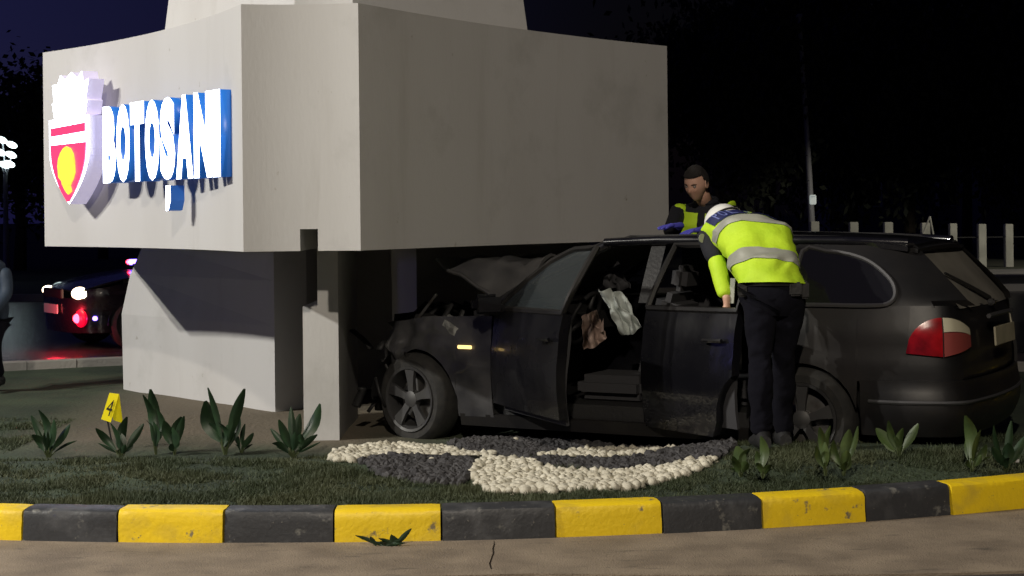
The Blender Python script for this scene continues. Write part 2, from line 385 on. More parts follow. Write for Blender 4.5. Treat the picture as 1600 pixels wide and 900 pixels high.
# upper tapered plinth
def scaled(pl, k, dy=0): c = Vector((cx, D1+fw/2)); return [c+(p-c)*k for p in pl]
base = [Vector((cx, 13.53))+Vector((p.x-cx, (p.y-15.0)*.72))*.57 for p in plan]; n = len(base); V = []; lv = [(Z1-.01, 1), (Z1+.5, .955), (Z1+1.6, .80), (Z1+4.2, .62)]
c0 = Vector((cx, 13.53))
for z, k in lv: V += [(*(c0+(p-c0)*k), z) for p in base]
Fc = [tuple(range(n))[::-1], tuple(range(3*n, 4*n))]+[(l*n+i, l*n+(i+1) % n, (l+1)*n+(i+1) % n, (l+1)*n+i) for l in range(3) for i in range(n)]
mk('upper_plinth', V, Fc, M['concrete'], mon, smooth=True, world=True, angle=25)
# supports: mirrored leaning wall blocks and the central fins
zg = .05
def support(mirror, back):
    bl = onz(193, 605, .1); br = onz(430, 640, .1)
    pts = [(br.x, br.y), (bl.x, bl.y), (bl.x+.15, bl.y+.34), (br.x+.30, br.y+1.6), (br.x+.215, br.y+.30)]
    V = []
    levels = [(zg, 0), (.75, .01), (1.1, -.07), (Z0+.004, -.20)]
    for z, lean in levels:
        for i, (x, y) in enumerate(pts):
            w = [0, 1, 1, .2, 0][i]; X = x-lean*w; Y = y
            if mirror: X = 2*cx-X
            if back: Y = 2*YC-Y
            V.append((X, Y, z))
    n = 5
    Fc = [tuple(range(n)), tuple(range(3*n, 4*n))]+[(l*n+i, l*n+(i+1) % n, (l+1)*n+(i+1) % n, (l+1)*n+i) for l in range(3) for i in range(n)]
    mk('support_wall', V, Fc, M['concrete'], mon, world=True, bevel=.006)
support(0, 0); support(1, 0); support(0, 1); support(1, 1)
f0 = onz(475, 685, .1); f1 = onz(530, 685, .1)
for bk in (0, 1):
    y0, y1 = f0.y, f0.y+1.35
    if bk: y0, y1 = 2*YC-y1, 2*YC-y0
    xg = f0.x+.42*(f1.x-f0.x); zs = .99
    XZ = [(f0.x, zg), (f1.x, zg), (f1.x, Z0+.004), (xg, Z0+.004), (xg, zs), (f0.x, zs)]
    V = [(x, y0, z) for x, z in XZ]+[(x, y1, z) for x, z in XZ]
    mk('fin', V, [tuple(range(6)), tuple(range(6, 12))[::-1]]+[(i, (i+1) % 6, 6+(i+1) % 6, 6+i) for i in range(6)], M['concrete'], mon, world=True, bevel=.008)
mk('core', *prismV([(cx-.28, 14.6), (cx+.28, 14.6), (cx+.28, 15.4), (cx-.28, 15.4)], zg, Z0+.004), M['concrete'], mon, world=True, bevel=.008)

# ------------------------------------------------------------------ lit sign and shield on the left face
A3 = Vector((A.x, A.y, 0)); Dl = Vector((Dd.x, Dd.y, 0))
wd = (A3-Dl).normalized(); wn = Vector((wd.y, -wd.x, 0))
if wn.y > 0: wn = -wn
FACE = Dl+wn*.035
def wall(px, py, off=0): return onplane(px, py, FACE+wn*off, wn)
def text_mesh(ch, offset=.0):
    cu = bpy.data.curves.new('t', 'FONT'); cu.body = ch; cu.offset = offset; cu.resolution_u = 4
    o = bpy.data.objects.new('t', cu); COL.objects.link(o); bpy.context.view_layer.update()
    me = bpy.data.meshes.new_from_object(o.evaluated_get(bpy.context.evaluated_depsgraph_get()))
    bpy.data.objects.remove(o); return me
def flat_letter(ch, fn, offset=0):
    """2D outline of a character, mapped by fn(u,v) with u,v in 0..1 over its own bounds"""
    me = text_mesh(ch, offset); co = np.array([v.co[:2] for v in me.vertices]); lo, hi = co.min(0), co.max(0)
    bm = bmesh.new(); bm.from_mesh(me); bpy.data.meshes.remove(me)
    bmesh.ops.remove_doubles(bm, verts=bm.verts[:], dist=1e-4)
    for v in bm.verts: v.co = fn((v.co.x-lo[0])/(hi[0]-lo[0]), (v.co.y-lo[1])/(hi[1]-lo[1]))
    return bm
def extrude(bm, vec, backflip=True):
    fs = bm.faces[:]
    r = bmesh.ops.extrude_face_region(bm, geom=fs, use_keep_orig=True)
    vs = [g for g in r['geom'] if isinstance(g, bmesh.types.BMVert)]
    bmesh.ops.translate(bm, verts=vs, vec=vec)
    for f in fs: f.tag = True
    return fs
sign = empty('lit_sign', (Dl+wn*.1+Vector((0, 0, 1.9))))
tag(sign, 'lit white and blue BOTOȘANI lettering fixed to the left face of the monument', 'sign')
word = 'BOTOSANI'
x0, x1 = 160, 345
wA = wall(x0, 228); wB = wall(x1, 208); Lw = (wB-wA).length
ztop = wall(345, 139).z; zbot = wall(345, 276).z
wid = {'I': .52, 'N': 1.08, 'A': 1.1}; tot = sum(wid.get(c, 1) for c in word); gap = .018; cur = 0
for ch in word:
    w = wid.get(ch, 1)/tot*Lw
    def fn(u, v, s=cur, w=w): p = wA+wd*(s+gap/2+(w-gap)*u); return Vector((p.x, p.y, zbot+(ztop-zbot)*v))
    bm = flat_letter(ch, fn, .072)
    front = extrude(bm, -wn*.15)
    for f in bm.faces: f.material_index = 1
    for f in front: f.material_index = 0
    bm_obj('letter', bm, [M['sign_white'], M['sign_side']], sign, world=True)
    if ch == 'S':
        c = wA+wd*(cur+w*.52)
        pts = [Vector((*(c+wd*a).xy, zbot-.06+b)) for a, b in [(-.04, .02), (.035, .02), (.035, -.08), (0, -.145), (-.04, -.15)]]
        bm = bmesh.new(); bm.faces.new([bm.verts.new(p) for p in pts])
        front = extrude(bm, -wn*.10)
        for f in bm.faces: f.material_index = 1
        for f in front: f.material_index = 0
        bm_obj('comma_accent', bm, [M['sign_white'], M['sign_side']], sign, world=True)
    cur += w
# shield with crown
shd = empty('shield_emblem', (Dl+wn*.1+wd*.2+Vector((0, 0, 1.8))))
tag(shd, 'lit red heraldic shield with golden figure and white crown left of the lettering', 'emblem')
sl = wall(77, 195, .05); sr = wall(139, 195, .05); hw = (sr-sl).length/2; sc = (sl+sr)/2
zt_ = wall(108, 184, .05).z; zb_ = wall(110, 319, .05).z; HH = zt_-zb_
def shp(a, v): return Vector((sc.x, sc.y, 0))+wd*(a*hw)+Vector((0, 0, zb_+HH*v))
def plate(name, pts, dep, fm, sm_, off=0, par=shd):
    bm = bmesh.new(); bm.faces.new([bm.verts.new(Vector(p)+wn*off) for p in pts])
    front = extrude(bm, -wn*dep)
    for f in bm.faces: f.material_index = 1
    for f in front: f.material_index = 0
    return bm_obj(name, bm, [fm, sm_], par, world=True)
hp = [(-1, 1), (-1, .62)]+[(-(1-(k/9)**1.9), .62*(1-k/9)) for k in range(1, 9)]+[(0, 0)]
outl = hp+[(-a, v) for a, v in hp[::-1][1:]]
plate('shield_body', [shp(a, v) for a, v in outl], .13, M['sign_white'], M['sign_lav'])
def clip_out(v0, v1, k=.9):
    L = []
    for i in range(9):
        v = v0+(v1-v0)*i/8
        a = 1 if v >= .62 else max(.02, 1-((.62-v)/.62)**1.9-.03)
        L.append((-a*k, v))
    return L+[(-a, v) for a, v in L[::-1]]
plate('red_field', [shp(a, v) for a, v in clip_out(.03, .70)], .01, M['sign_red'], M['sign_red'], .012)
plate('red_band', [shp(a, v) for a, v in [(-.86, .80), (.86, .82), (.86, .92), (-.86, .90)]], .01, M['sign_red'], M['sign_red'], .012)
fig = [(-.05, .10), (-.28, .20), (-.30, .24), (-.5, .3), (-.56, .45), (-.5, .55), (-.38, .62), (-.2, .68), (0, .71), (.25, .68), (.42, .6), (.5, .5), (.52, .35), (.4, .26), (.3, .22), (.22, .18), (.3, .1), (.1, .06)]
plate('golden_figure', [shp(a*.8, .06+v*.86) for a, v in fig], .01, M['sign_yel'], M['sign_yel'], .024)
cr = [(-.78, 1.02), (.78, 1.03), (.86, 1.18), (.80, 1.2), (.95, 1.42), (.7, 1.40), (.62, 1.52), (.42, 1.45), (.1, 1.53), (-.2, 1.46), (-.45, 1.52), (-.6, 1.42), (-.88, 1.42), (-.8, 1.22), (-.9, 1.2)]
plate('crown', [shp(a+.06, v-.01) for a, v in cr], .12, M['sign_white'], M['sign_lav'])

# ------------------------------------------------------------------ cars
def catmull(pts, n=14):
    P = [Vector(p) for p in pts]; out = []
    for i in range(len(P)-1):
        p0, p1, p2, p3 = P[max(i-1, 0)], P[i], P[i+1], P[min(i+2, len(P)-1)]
        for k in range(n):
            s = k/n; out.append(.5*((2*p1)+(p2-p0)*s+(2*p0-5*p1+4*p2-p3)*s*s+(3*p1-p0-3*p2+p3)*s**3))
    out.append(P[-1]); return out
OUTL = catmull([(-.76, 0), (-.75, .3), (-.70, .55), (-.58, .74), (-.35, .85), (0, .885), (1, .905), (2.3, .905), (3.0, .885), (3.3, .86), (3.5, .82), (3.63, .76), (3.69, .66), (3.715, .48), (3.735, .25), (3.74, 0)])
OB = np.array([p.x for p in OUTL]); OS = np.array([p.y for p in OUTL])
acc = np.r_[0, np.cumsum(np.hypot(np.diff(OB), np.diff(OS)))]
def outY(b): return float(np.interp(b, OB[5:-3], OS[5:-3]))
def inset(z): return float(np.interp(z, [.15, .3, .5, .62, .68, .72, .85, .98, 1.1], [.05, .02, 0, 0, .002, .012, .022, .055, .08]))
def belt(b): return .93+.022*b
def onout(l, z, sg=-1):  # point on the plan outline at arc length l
    b = float(np.interp(l, acc, OB)); s = float(np.interp(l, acc, OS))
    i = int(np.searchsorted(acc, l)); i = min(max(i, 1), len(acc)-1)
    tx, ty = OB[i]-OB[i-1], OS[i]-OS[i-1]; L = math.hypot(tx, ty); nx, ny = -ty/L, tx/L
    k = -inset(z)
    return Vector((b+nx*k, sg*max(0, s+ny*k), z))
def lenat(b): return float(np.interp(b, OB[10:-3], acc[10:-3]))
def gh(b, z, sg=-1):  # greenhouse side surface
    e = max(0, z-belt(b)); k = e/.42
    return Vector((b, sg*(outY(min(3.72, b+.75*e*sm(2.6, 3.5, b)))-.055-.25*k**1.15), z))
def arch(b, lo=.19, R=.345):
    z = lo
    for c in (0, 2.76):
        if abs(b-c) < R: z = max(z, .31+math.sqrt(R*R-(b-c)**2))
    return z
def cols(b0, b1, n):
    L = [b0+(b1-b0)*i/n for i in range(n+1)]
    for c in (0, 2.76):
        for k in range(13):
            q = c+.345*math.cos(PI*k/12)
            if b0 < q < b1: L += [q, q-.001 if k == 0 else q]
    return sorted(set(round(x, 4) for x in L))
def sidepanel(name, b0, b1, lo, hi, mt, par, sg=-1, org=None, n=14, nv=10, off=0, defo=None, thick=.03):
    cs = cols(b0, b1, n); V = []
    for j in range(nv+1):
        for b in cs:
            z = lo(b)+(hi(b)-lo(b))*j/nv
            p = Vector((b, sg*(outY(b)-inset(z)+off), z))
            if defo: p = defo(p)
            V.append(p-(org or Vector()))
    m = len(cs); Fc = [(j*m+i, j*m+i+1, (j+1)*m+i+1, (j+1)*m+i) for j in range(nv) for i in range(m-1)]
    return mk(name, V, Fc, mt, par, smooth=True, thick=0 if defo else thick, angle=45)
def wheel(par, loc, sg, steer=0, R=.315, w=.205):
    wh = bpy.data.meshes.new('tyre'); bm = bmesh.new()
    Mx = Matrix.Rotation(PI/2 if sg < 0 else -PI/2, 4, 'X')   # local z -> outward
    lathem(bm, [(.215, -w/2), (.27, -w/2-.008), (.305, -w/2+.02), (R, -w/2+.045), (R, w/2-.045), (.305, w/2-.02), (.27, w/2+.008), (.225, w/2), (.215, w/2-.02), (.215, -w/2)], Mx, 40)
    root = empty('wheel', loc, steer, par)
    bm_obj('tyre', bm, M['rubber'], root, smooth=True, angle=40)
    bm = bmesh.new()
    lathem(bm, [(.224, w/2+.004), (.222, w/2+.012), (.205, w/2+.006), (.198, w/2-.02), (.19, -w/2+.02), (.2, -w/2)], Mx, 40)
    for k in range(5):
        a = 2*PI*k/5+.3
        for half in (-1, 1):
            V = []
            for (r, wd_, h) in [(.03, .022, w/2-.01), (.11, .022, w/2-.004), (.2, .034, w/2+.004)]:
                ca = a+half*.02*(1+r*6)
                for sgn in (-1, 1):
                    for dz in (0, -.025):
                        V.append(Mx @ Vector((r*math.cos(ca)-sgn*wd_*math.sin(ca), r*math.sin(ca)+sgn*wd_*math.cos(ca), h+dz)))
            vs = [bm.verts.new(v) for v in V]
            for s_ in (0, 4):
                for q in [(0, 2, 6, 4), (1, 5, 7, 3), (0, 4, 5, 1), (2, 3, 7, 6)]: bm.faces.new([vs[s_+i] for i in q])
    lathem(bm, [(0, w/2+.004), (.03, w/2+.002), (.055, w/2-.006), (.06, w/2-.05), (0, w/2-.05)], Mx, 20)
    bm_obj('rim', bm, M['rim'], root, smooth=True, angle=35)
    bm = bmesh.new(); lathem(bm, [(0, .0), (.15, .0), (.155, -.02), (0, -.02)], Mx @ Matrix.Translation((0, 0, .02)), 28)
    bm_obj('brake_disc', bm, M['metal'], root, smooth=True, angle=40)
    return root
def seat(par, x, y, head=True, w=.48):
    st = mk('seat', *grid(lambda u, v: (0, 0, 0), 1, 1), M['seat'], par) if False else None
    bm = bmesh.new()
    boxm(bm, (x, y, .42), (.5, w, .16), None, .05)
    boxm(bm, (x+.33, y, .75), (.16, w-.02, .62), Matrix.Rotation(.28, 3, 'Y'), .06)
    o = bm_obj('seat', bm, M['seat'], par, smooth=True, angle=50)
    if head: box('headrest', (x+.45, y, 1.14), (.11, .26, .17), M['seat'], o, Matrix.Rotation(.15, 3, 'Y'), .04, smooth=True)
def dent(p):
    p = Vector(p); k = sm(.15, -.7, p.x)
    p.x += .24*k+.07*noise.noise(p*7)*k
    kk = sm(.6, -.1, p.x); p.y += (.05*noise.noise(p*6)-.05*abs(noise.noise(p*10+Vector((5, 0, 0)))))*kk; p.z += .03*noise.noise(p*5+Vector((0, 7, 0)))*kk
    p.y += .13*noise.noise(p*5.3+Vector((3, 1, 5)))*k+ (.07*k if p.y < 0 else 0)
    p.z += .05*noise.noise(p*3.7)*k
    return p
def car(loc, rz, label, crash=False, paint='paint', police=False):
    root = empty('estate_car', loc, rz)
    tag(root, label, 'car')
    P_ = M[paint]; Dm = M['dusty'] if crash else P_
    df = dent if crash else None
    SC = mat('scuffed_black_paint', (.020, .020, .024), .28, col2=(.05, .05, .053), nscale=5, rough2=.5, coat=.3, bump=.2, bscale=8) if crash else None
    for sg in (-1, 1):
        fb = -.42 if crash else -.60
        fen = sidepanel('front_fender', -.58, .62, lambda b: arch(b, .22) if b > -.35 else .5, lambda b: belt(b)-.05-(.05 if crash else .12)*sm(.3, -.6, b), (SC if crash else P_), root, sg, n=22, defo=df, nv=12)
        # doors
        for (b0, b1, ang, nm) in ((.62, 1.70, .67, 'front_door'), (1.715, 2.58, .48, 'rear_door')):
            hinge = Vector((b0, sg*.90, 0)); opened = crash and sg < 0
            top1 = (lambda b: belt(b))
            lo = (lambda b: .32 if opened else .22) if nm == 'front_door' else (lambda b: max(.22, arch(b)+.0))
            dr = sidepanel(nm, b0+.004, b1-.004, lo, top1, P_, root, sg, org=hinge, n=12, thick=.06)
            dr.location = hinge
            if opened:
                dr.rotation_euler = (0, 0, -ang)
            if nm == 'front_door': win = [(b0+.02, belt(b0)), (b0+.30, 1.14), (b0+.52, 1.265), (b0+.70, 1.325), (1.40, 1.345), (1.69, 1.36), (1.685, belt(1.7))]
            else: win = [(1.73, belt(1.7)), (1.735, 1.36), (2.1, 1.365), (2.45, 1.355), (2.56, 1.33), (2.575, belt(2.5))]
            loop = []
            for i in range(len(win)):
                p, q = win[i], win[(i+1) % len(win)]
                for k in range(4): loop.append((p[0]+(q[0]-p[0])*k/4, p[1]+(q[1]-p[1])*k/4))
            pts = [gh(b, z, sg)-hinge for b, z in loop]
            tube('window_frame', pts[:-3] if False else pts+[pts[0]], .021, P_ if not crash else M['dusty'], dr, 6)
            c = sum(pts, Vector())/len(pts)
            bm = bmesh.new(); vs = [bm.verts.new(p) for p in pts]; cv = bm.verts.new(c+Vector((0, sg*.006, 0)))
            for i in range(len(vs)): bm.faces.new((vs[i], vs[(i+1) % len(vs)], cv))
            if not (opened and nm == 'rear_door'):
                bm_obj('window_glass', bm, M['clear'] if crash else M['glass'], dr, smooth=True)
            else: bm.free()
            hz = .80
            tube('handle', [Vector((b1-.25, sg*(outY(b1)+.012), hz))-hinge, Vector((b1-.17, sg*(outY(b1)+.028), hz+.004))-hinge, Vector((b1-.08, sg*(outY(b1)+.012), hz+.006))-hinge], .013, P_, dr, 6)
            if nm == 'front_door':
                bm = bmesh.new(); boxm(bm, Vector((b0+.16, sg*.99, .985))-hinge, (.12, .2, .13), None, .04)
                tubem(bm, [Vector((b0+.16, sg*.86, .95))-hinge, Vector((b0+.16, sg*.93, .965))-hinge], .025, 8)
                mi = bm_obj('wing_mirror', bm, P_, dr, smooth=True, angle=50)
                box('mirror_glass', Vector((b0+.222, sg*.99, .985))-hinge, (.006, .155, .095), M['glass'], mi)
            if opened:
                # inner trim with armrest
                V, Fc = grid(lambda u, v: Vector((b0+.05+(b1-b0-.1)*u, sg*(.80+.02*math.sin(v*5)), .28+.62*v))-hinge, 6, 6)
                mk('door_trim', V, Fc, M['seat'], dr, smooth=True, thick=.02)
                box('armrest', Vector(((b0+b1)/2, sg*.77, .62))-hinge, (.5, .07, .05), M['plastic'], dr, bevel=.015)
        sidepanel('sill', .36, 2.42, lambda b: .155, lambda b: .235, M['dusty'] if crash else P_, root, sg, n=10, nv=3, off=.0)
        # body side behind the rear door
        sidepanel('rear_quarter', 2.585, 3.40, lambda b: max(arch(b, .22), .22 if b < 3.1 else .56), lambda b: belt(b), Dm, root, sg, n=16)
        # corner continuing round to the tailgate
        l0, l1 = lenat(3.40), lenat(3.40)+.55
        V, Fc = grid(lambda u, v: onout(l0+(l1-l0)*u*.62, .56+(belt(3.4)-.56)*v, sg), 10, 8)
        mk('rear_corner', V, Fc, Dm, root, smooth=True, thick=.02 if sg < 0 else -.02)
        # greenhouse: pillars and quarter window
        def qpil(name, fa, fb_, z0f=None, z1=1.37, m_=Dm, nu=6, off=0, par=root):
            V, Fc = grid(lambda u, v: gh(fa(v)+(fb_(v)-fa(v))*u, belt(3)*(1-v)+z1*v, sg)+Vector((0, sg*off, 0)), nu, 10)
            return mk(name, V, Fc, m_, par, smooth=True)
        qpil('body_pillar', lambda v: 1.66, lambda v: 1.76, m_=M['plastic'], off=-.03, z1=1.36)
        qpil('body_pillar', lambda v: 2.56, lambda v: 2.68, z1=1.37, off=-.02)
        rearline = lambda v: 3.71-.36*v**1.1
        qpil('upper_quarter', lambda v: 2.66, rearline, off=-.004)
        wp = [(2.70, 1.005), (2.70, 1.325), (2.85, 1.325), (3.0, 1.305), (3.12, 1.265), (3.22, 1.20), (3.29, 1.13), (3.31, 1.06), (3.27, 1.015), (3.15, 1.005), (2.9, 1.005)]
        wp = [tuple(p) for p in catmull([Vector(p) for p in wp+[wp[0]]], 3)][:-1]
        bm = bmesh.new(); pts = [gh(b, z, sg)+Vector((0, sg*.008, 0)) for b, z in wp]
        rows = 8; gv = []
        c = gh(3.0, 1.15, sg)+Vector((0, sg*.008, 0)); vs = [bm.verts.new(p) for p in pts]; mid = [bm.verts.new(gh((b+3.0)/2, (z+1.15)/2, sg)+Vector((0, sg*.008, 0))) for b, z in wp]; cv = bm.verts.new(c)
        for i in range(len(vs)):
            j = (i+1) % len(vs); bm.faces.new((vs[i], vs[j], mid[j], mid[i])); bm.faces.new((mid[i], mid[j], cv))
        qw = bm_obj('quarter_window', bm, M['glass'], root, smooth=True)
        tube('window_trim', [p+Vector((0, sg*.004, 0)) for p in pts]+[pts[0]], .014, M['chrome'] if crash else P_, qw, 6)
        # A pillar and roof rail
        tube('front_pillar', [gh(.58, belt(.58), sg)+Vector((0, -sg*.03, 0)), gh(.95, 1.18, sg)+Vector((0, -sg*.03, 0)), gh(1.36, 1.365, sg)+Vector((0, -sg*.03, .005))], .035, P_, root, 8)
        tube('roof_edge', [gh(1.33, 1.375, sg), gh(1.7, 1.39, sg), gh(2.4, 1.39, sg), gh(3.0, 1.385, sg), gh(3.32, 1.37, sg)], .03, P_, root, 8)
        tube('roof_rail', [Vector((1.45, sg*.57, 1.40)), Vector((1.5, sg*.575, 1.415)), Vector((2.2, sg*.58, 1.425)), Vector((2.9, sg*.57, 1.408)), Vector((3.2, sg*.55, 1.39)), Vector((3.28, sg*.545, 1.372))], .010, M['plastic'] if not crash else M['dusty'], root, 6)
        # lamps on the rear corner
        la, lb = lenat(3.39), lenat(3.40)+.20
        def lampf(u, v, a=la, b_=lb):
            l = a+(b_-a)*u; zt2 = .735+.20*(1-(1-u)**2)**.5; zb2 = .73-.02*u
            return onout(l, zb2+(zt2-zb2)*v, sg)
        def lampo(u, v): p = lampf(u, v); c_ = Vector((3.2, 0, p.z)); return p+(p-c_).normalized()*.008
        V, Fc = grid(lampo, 12, 6); mk('tail_lamp', V, Fc, M['red_lamp'], root, smooth=True, thick=.012 if sg > 0 else -.012)
        lc = lb+.008; ld = lb+.25
        def inn(v0, v1):
            def f(u, v):
                l = lc+(ld-lc)*u; zt2 = .935-.07*u**2; zb2 = .71+.05*u; zz = zb2+(zt2-zb2)*(v0+(v1-v0)*v)
                p = onout(l, zz, sg); c_ = Vector((3.2, 0, p.z)); return p+(p-c_).normalized()*.008
            return f
        V, Fc = grid(inn(0, .62), 8, 4); tl = mk('inner_tail_lamp', V, Fc, M['pink_lamp'], root, smooth=True, thick=.012 if sg > 0 else -.012)
        V, Fc = grid(inn(.63, 1), 8, 3); mk('reversing_lens', V, Fc, M['clear_lamp'], tl, smooth=True, thick=.012 if sg > 0 else -.012)
    # roof
    V, Fc = grid(lambda u, v: (1.34+2.0*u+.05*math.sin(PI*v), -.60+1.2*v, 1.37+.045*math.sin(PI*u)**.7+.03*(1-(2*v-1)**2)-.02*u), 14, 12)
    mk('roof', V, Fc, P_, root, smooth=True, thick=.03)
    # spoiler lip, rear glass, tailgate, bumper
    V, Fc = grid(lambda u, v: (3.30+.14*u-.05*(2*v-1)**2, (-.56+1.12*v), 1.375-.02*u-.02*(2*v-1)**2), 4, 10)
    mk('roof_spoiler', V, Fc, Dm, root, smooth=True, thick=.025)
    lt = acc[-1]; l0t = lenat(3.40)+.21
    def tgf(u, v):
        s = 2*u-1; sg2 = -1 if s < 0 else 1; l = lt-(lt-l0t)*abs(s); z = .57+.425*v
        p = onout(l, z, sg2); p.x += -.02*(1-v)*(1 if v < .35 else 0) - .012*sm(.2, .3, v)*sm(.7, .6, v)*sm(.45, .35, abs(s)); return p
    def rg(u, v):
        s = (2*u-1); w = .66-.11*v; return Vector((3.69-.32*v**1.05-.04*s*s, s*w, .985+.37*v))
    V, Fc = grid(lambda u, v: rg(.02+.96*u, v), 14, 8)
    mk('window_base', *grid(lambda u, v: rg(.02+.96*u, 0)*(1-v)+tgf(.5+(u-.5)*.96, 1)*v, 14, 2), Dm, root, smooth=True)
    tg = mk('rear_window', V, Fc, M['dglass'] if crash else M['glass'], root, smooth=True)
    bm = bmesh.new(); tubem(bm, [rg(.47, .07)+Vector((.02, 0, .01)), rg(.3, .28)+Vector((.022, 0, .012)), rg(.12, .52)+Vector((.018, 0, .01))], [.016, .012, .008], 6)
    boxm(bm, rg(.47, .03)+Vector((.02, 0, 0)), (.05, .06, .04), None, .01)
    bm_obj('rear_wiper', bm, M['plastic'], tg, smooth=True, angle=50)
    V, Fc = grid(tgf, 24, 14); g = mk('tailgate', V, Fc, Dm, root, smooth=True)
    tube('tailgate_handle', [Vector((3.745, -.3, .925)), Vector((3.76, 0, .93)), Vector((3.745, .3, .925))], .015, M['chrome'], g, 6)
    box('number_plate', (3.772, 0, .80), (.012, .52, .115), M['plate'], root, Matrix.Rotation(-.06, 3, 'Y'), .003)
    l0 = lenat(3.12)
    def bf(u, v):
        s = 2*u-1; sg2 = -1 if s < 0 else 1; l = lt-(lt-l0)*abs(s); z = .24+.33*v
        p = onout(l, z, sg2); q = .035*math.sin(PI*min(1, v*1.15))*sm(1, .8, abs(s)); n = Vector((p.x-3.0, p.y, 0)).normalized(); return p+n*(q+.02*sm(1, .9, abs(s)))
    V, Fc = grid(bf, 40, 10); rb = mk('rear_bumper', V, Fc, Dm, root, smooth=True, thick=.02)
    tube('bumper_strip', [bf(.02+.96*k/30, .62)+Vector((bf(.02+.96*k/30, .62)-Vector((3, 0, .43))).normalized()*.004) for k in range(31)], .012, M['chrome'] if crash else M['plastic'], rb, 5)
    # front
    if crash:
        # buckled bonnet thrown up in the middle
        def hood(u, v):  # u from hinge to front, v near (0) to far (1)
            b = .68-.62*u; s = (.74-.10*u)*(1-2*v)
            k_ = sm(0, .42, v); z = .955+.315*(u+(1-u)*k_)
            z += .05*math.sin(PI*v*2.2)*math.sin(PI*u)+.07*noise.noise(Vector((u*3, v*4, 2)))*max(sm(0, .2, u), k_)-.05*abs(noise.noise(Vector((u*6, v*7, 5))))*k_
            z -= .03*v*u
            return Vector((b+.06*math.sin(v*7)*u, -s, z))
        V, Fc = grid(hood, 22, 22); h = mk('bonnet', V, Fc, mat('lightened_bonnet', (.055, .055, .06), .3, col2=(.11, .11, .11), nscale=3, bump=.2, bscale=6), root, smooth=True, thick=.022, angle=50)  # grey raised in the colour, standing in for light the box overhang blocks
        tube('bonnet_rim', [hood(u/12, 0.0)+Vector((0, -.006, -.005)) for u in range(13)], .014, M['chrome'], h, 6)
        tube('gas_strut', [(-.10, -.66, .84), (.06, -.66, 1.02)], .011, M['metal'], root, 6)
        bm = bmesh.new()
        boxm(bm, (.02, .05, .66), (.60, .5, .34), Matrix.Rotation(.06, 3, 'Z'), .05)
        boxm(bm, (-.12, -.42, .72), (.34, .26, .24), Matrix.Rotation(.3, 3, 'Y'), .04)
        boxm(bm, (.2, .5, .76), (.3, .26, .2), None, .04)
        for k in range(8): tubem(bm, [(-.3+.09*k, -.5+.1*k, .8), (-.25+.08*k, -.3+.05*k, .93), (-.1+.05*k, 0, .84)], .022, 6)
        bm_obj('engine', bm, M['plastic'], root, smooth=True, angle=50)
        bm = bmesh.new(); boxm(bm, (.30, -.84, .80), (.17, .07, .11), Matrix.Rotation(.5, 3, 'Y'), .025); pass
        lp = bm_obj('fender_sheen_piece', bm, mat('pale_sheen', (.30, .31, .30), .15, col2=(.08, .08, .08), nscale=18), root, smooth=True, angle=50)  # added pale piece, stands in for a reflection on the fender top
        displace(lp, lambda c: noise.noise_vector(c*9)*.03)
        # crushed bumper carrier and grille remains
        V, Fc = grid(lambda u, v: dent(onout(acc[-1]*.0+.02+1.15*abs(2*u-1), .26+.38*v, -1 if u < .5 else 1))+noise.noise_vector(Vector((u*9, v*5, 1)))*.05+Vector((.10, 0, 0)), 26, 8)
        mk('front_bumper', V, Fc, M['dusty'], root, smooth=True)
        V, Fc = grid(lambda u, v: Vector((-.36+.06*noise.noise(Vector((u*5, v*4, 0))), -.55+1.1*u, .45+.42*v)), 12, 8)
        mk('radiator', V, Fc, M['plastic'], root, thick=.05)
        bm = bmesh.new()
        for k in range(9):
            a = Vector((-.5+.3*rng.rand(), -.85+.25*rng.rand(), .25+.4*rng.rand())); q = a+Vector((rng.randn()*.12, rng.randn()*.06, rng.randn()*.1))
            tubem(bm, [a, (a+q)/2+Vector(rng.randn(3)*.02), q], .012, 5, True, 3)
        bm_obj('broken_fragments', bm, M['plastic'], root, smooth=True)
        box('side_repeater', (.43, -.912, .685), (.11, .012, .024), M['ind'], root, bevel=.004)
        # A wheel-arch liner
    else:
        V, Fc = grid(lambda u, v: Vector((.58-1.24*u, -(.80-.10*u*u)*(1-2*v), .955-.14*u-.10*u**4+.02*math.sin(PI*v))), 14, 10)
        mk('bonnet', V, Fc, P_, root, smooth=True, thick=.02)
        V, Fc = grid(lambda u, v: onout(.0+1.55*abs(2*u-1), .22+.42*v, -1 if u < .5 else 1), 30, 8)
        mk('front_bumper', V, Fc, P_, root, smooth=True, thick=.02)
        box('grille', (-.752, 0, .69), (.03, .72, .12), M['plastic'], root, bevel=.01)
        box('number_plate', (-.782, 0, .50), (.012, .52, .115), M['white'], root, bevel=.002)
        for sg in (-1, 1):
            bm = bmesh.new(); bmesh.ops.create_uvsphere(bm, u_segments=16, v_segments=10, radius=1, matrix=Matrix.Translation((-.62, sg*.60, .70)) @ Matrix.Rotation(sg*.5, 4, 'Z') @ Matrix.Diagonal(((.05, .10, .06, 1) if (police and sg > 0) else (.09, .20, .075, 1))))
            bm_obj('headlamp', bm, M['head'] if police else M['clear_lamp'], root, smooth=True)
    # windscreen
    V, Fc = grid(lambda u, v: Vector((.55+.80*v-.06*math.sin(PI*u)*1, -(.73-.15*v)+2*(.73-.15*v)*u, .96+.41*v**.9)), 10, 8)
    mk('windscreen', V, Fc, M['dglass'] if crash else M['glass'], root, smooth=True)
    # underbody, arch liners
    bm = bmesh.new(); boxm(bm, (1.38, 0, .27), (2.04, 1.62, .12)); boxm(bm, (3.33, 0, .40), (.62, 1.3, .3)); boxm(bm, (0, 0, .4), (.75, 1.0, .3)); boxm(bm, (2.76, 0, .45), (.75, 1.1, .3))
    boxm(bm, (.45, 0, .62), (.08, 1.5, .6))
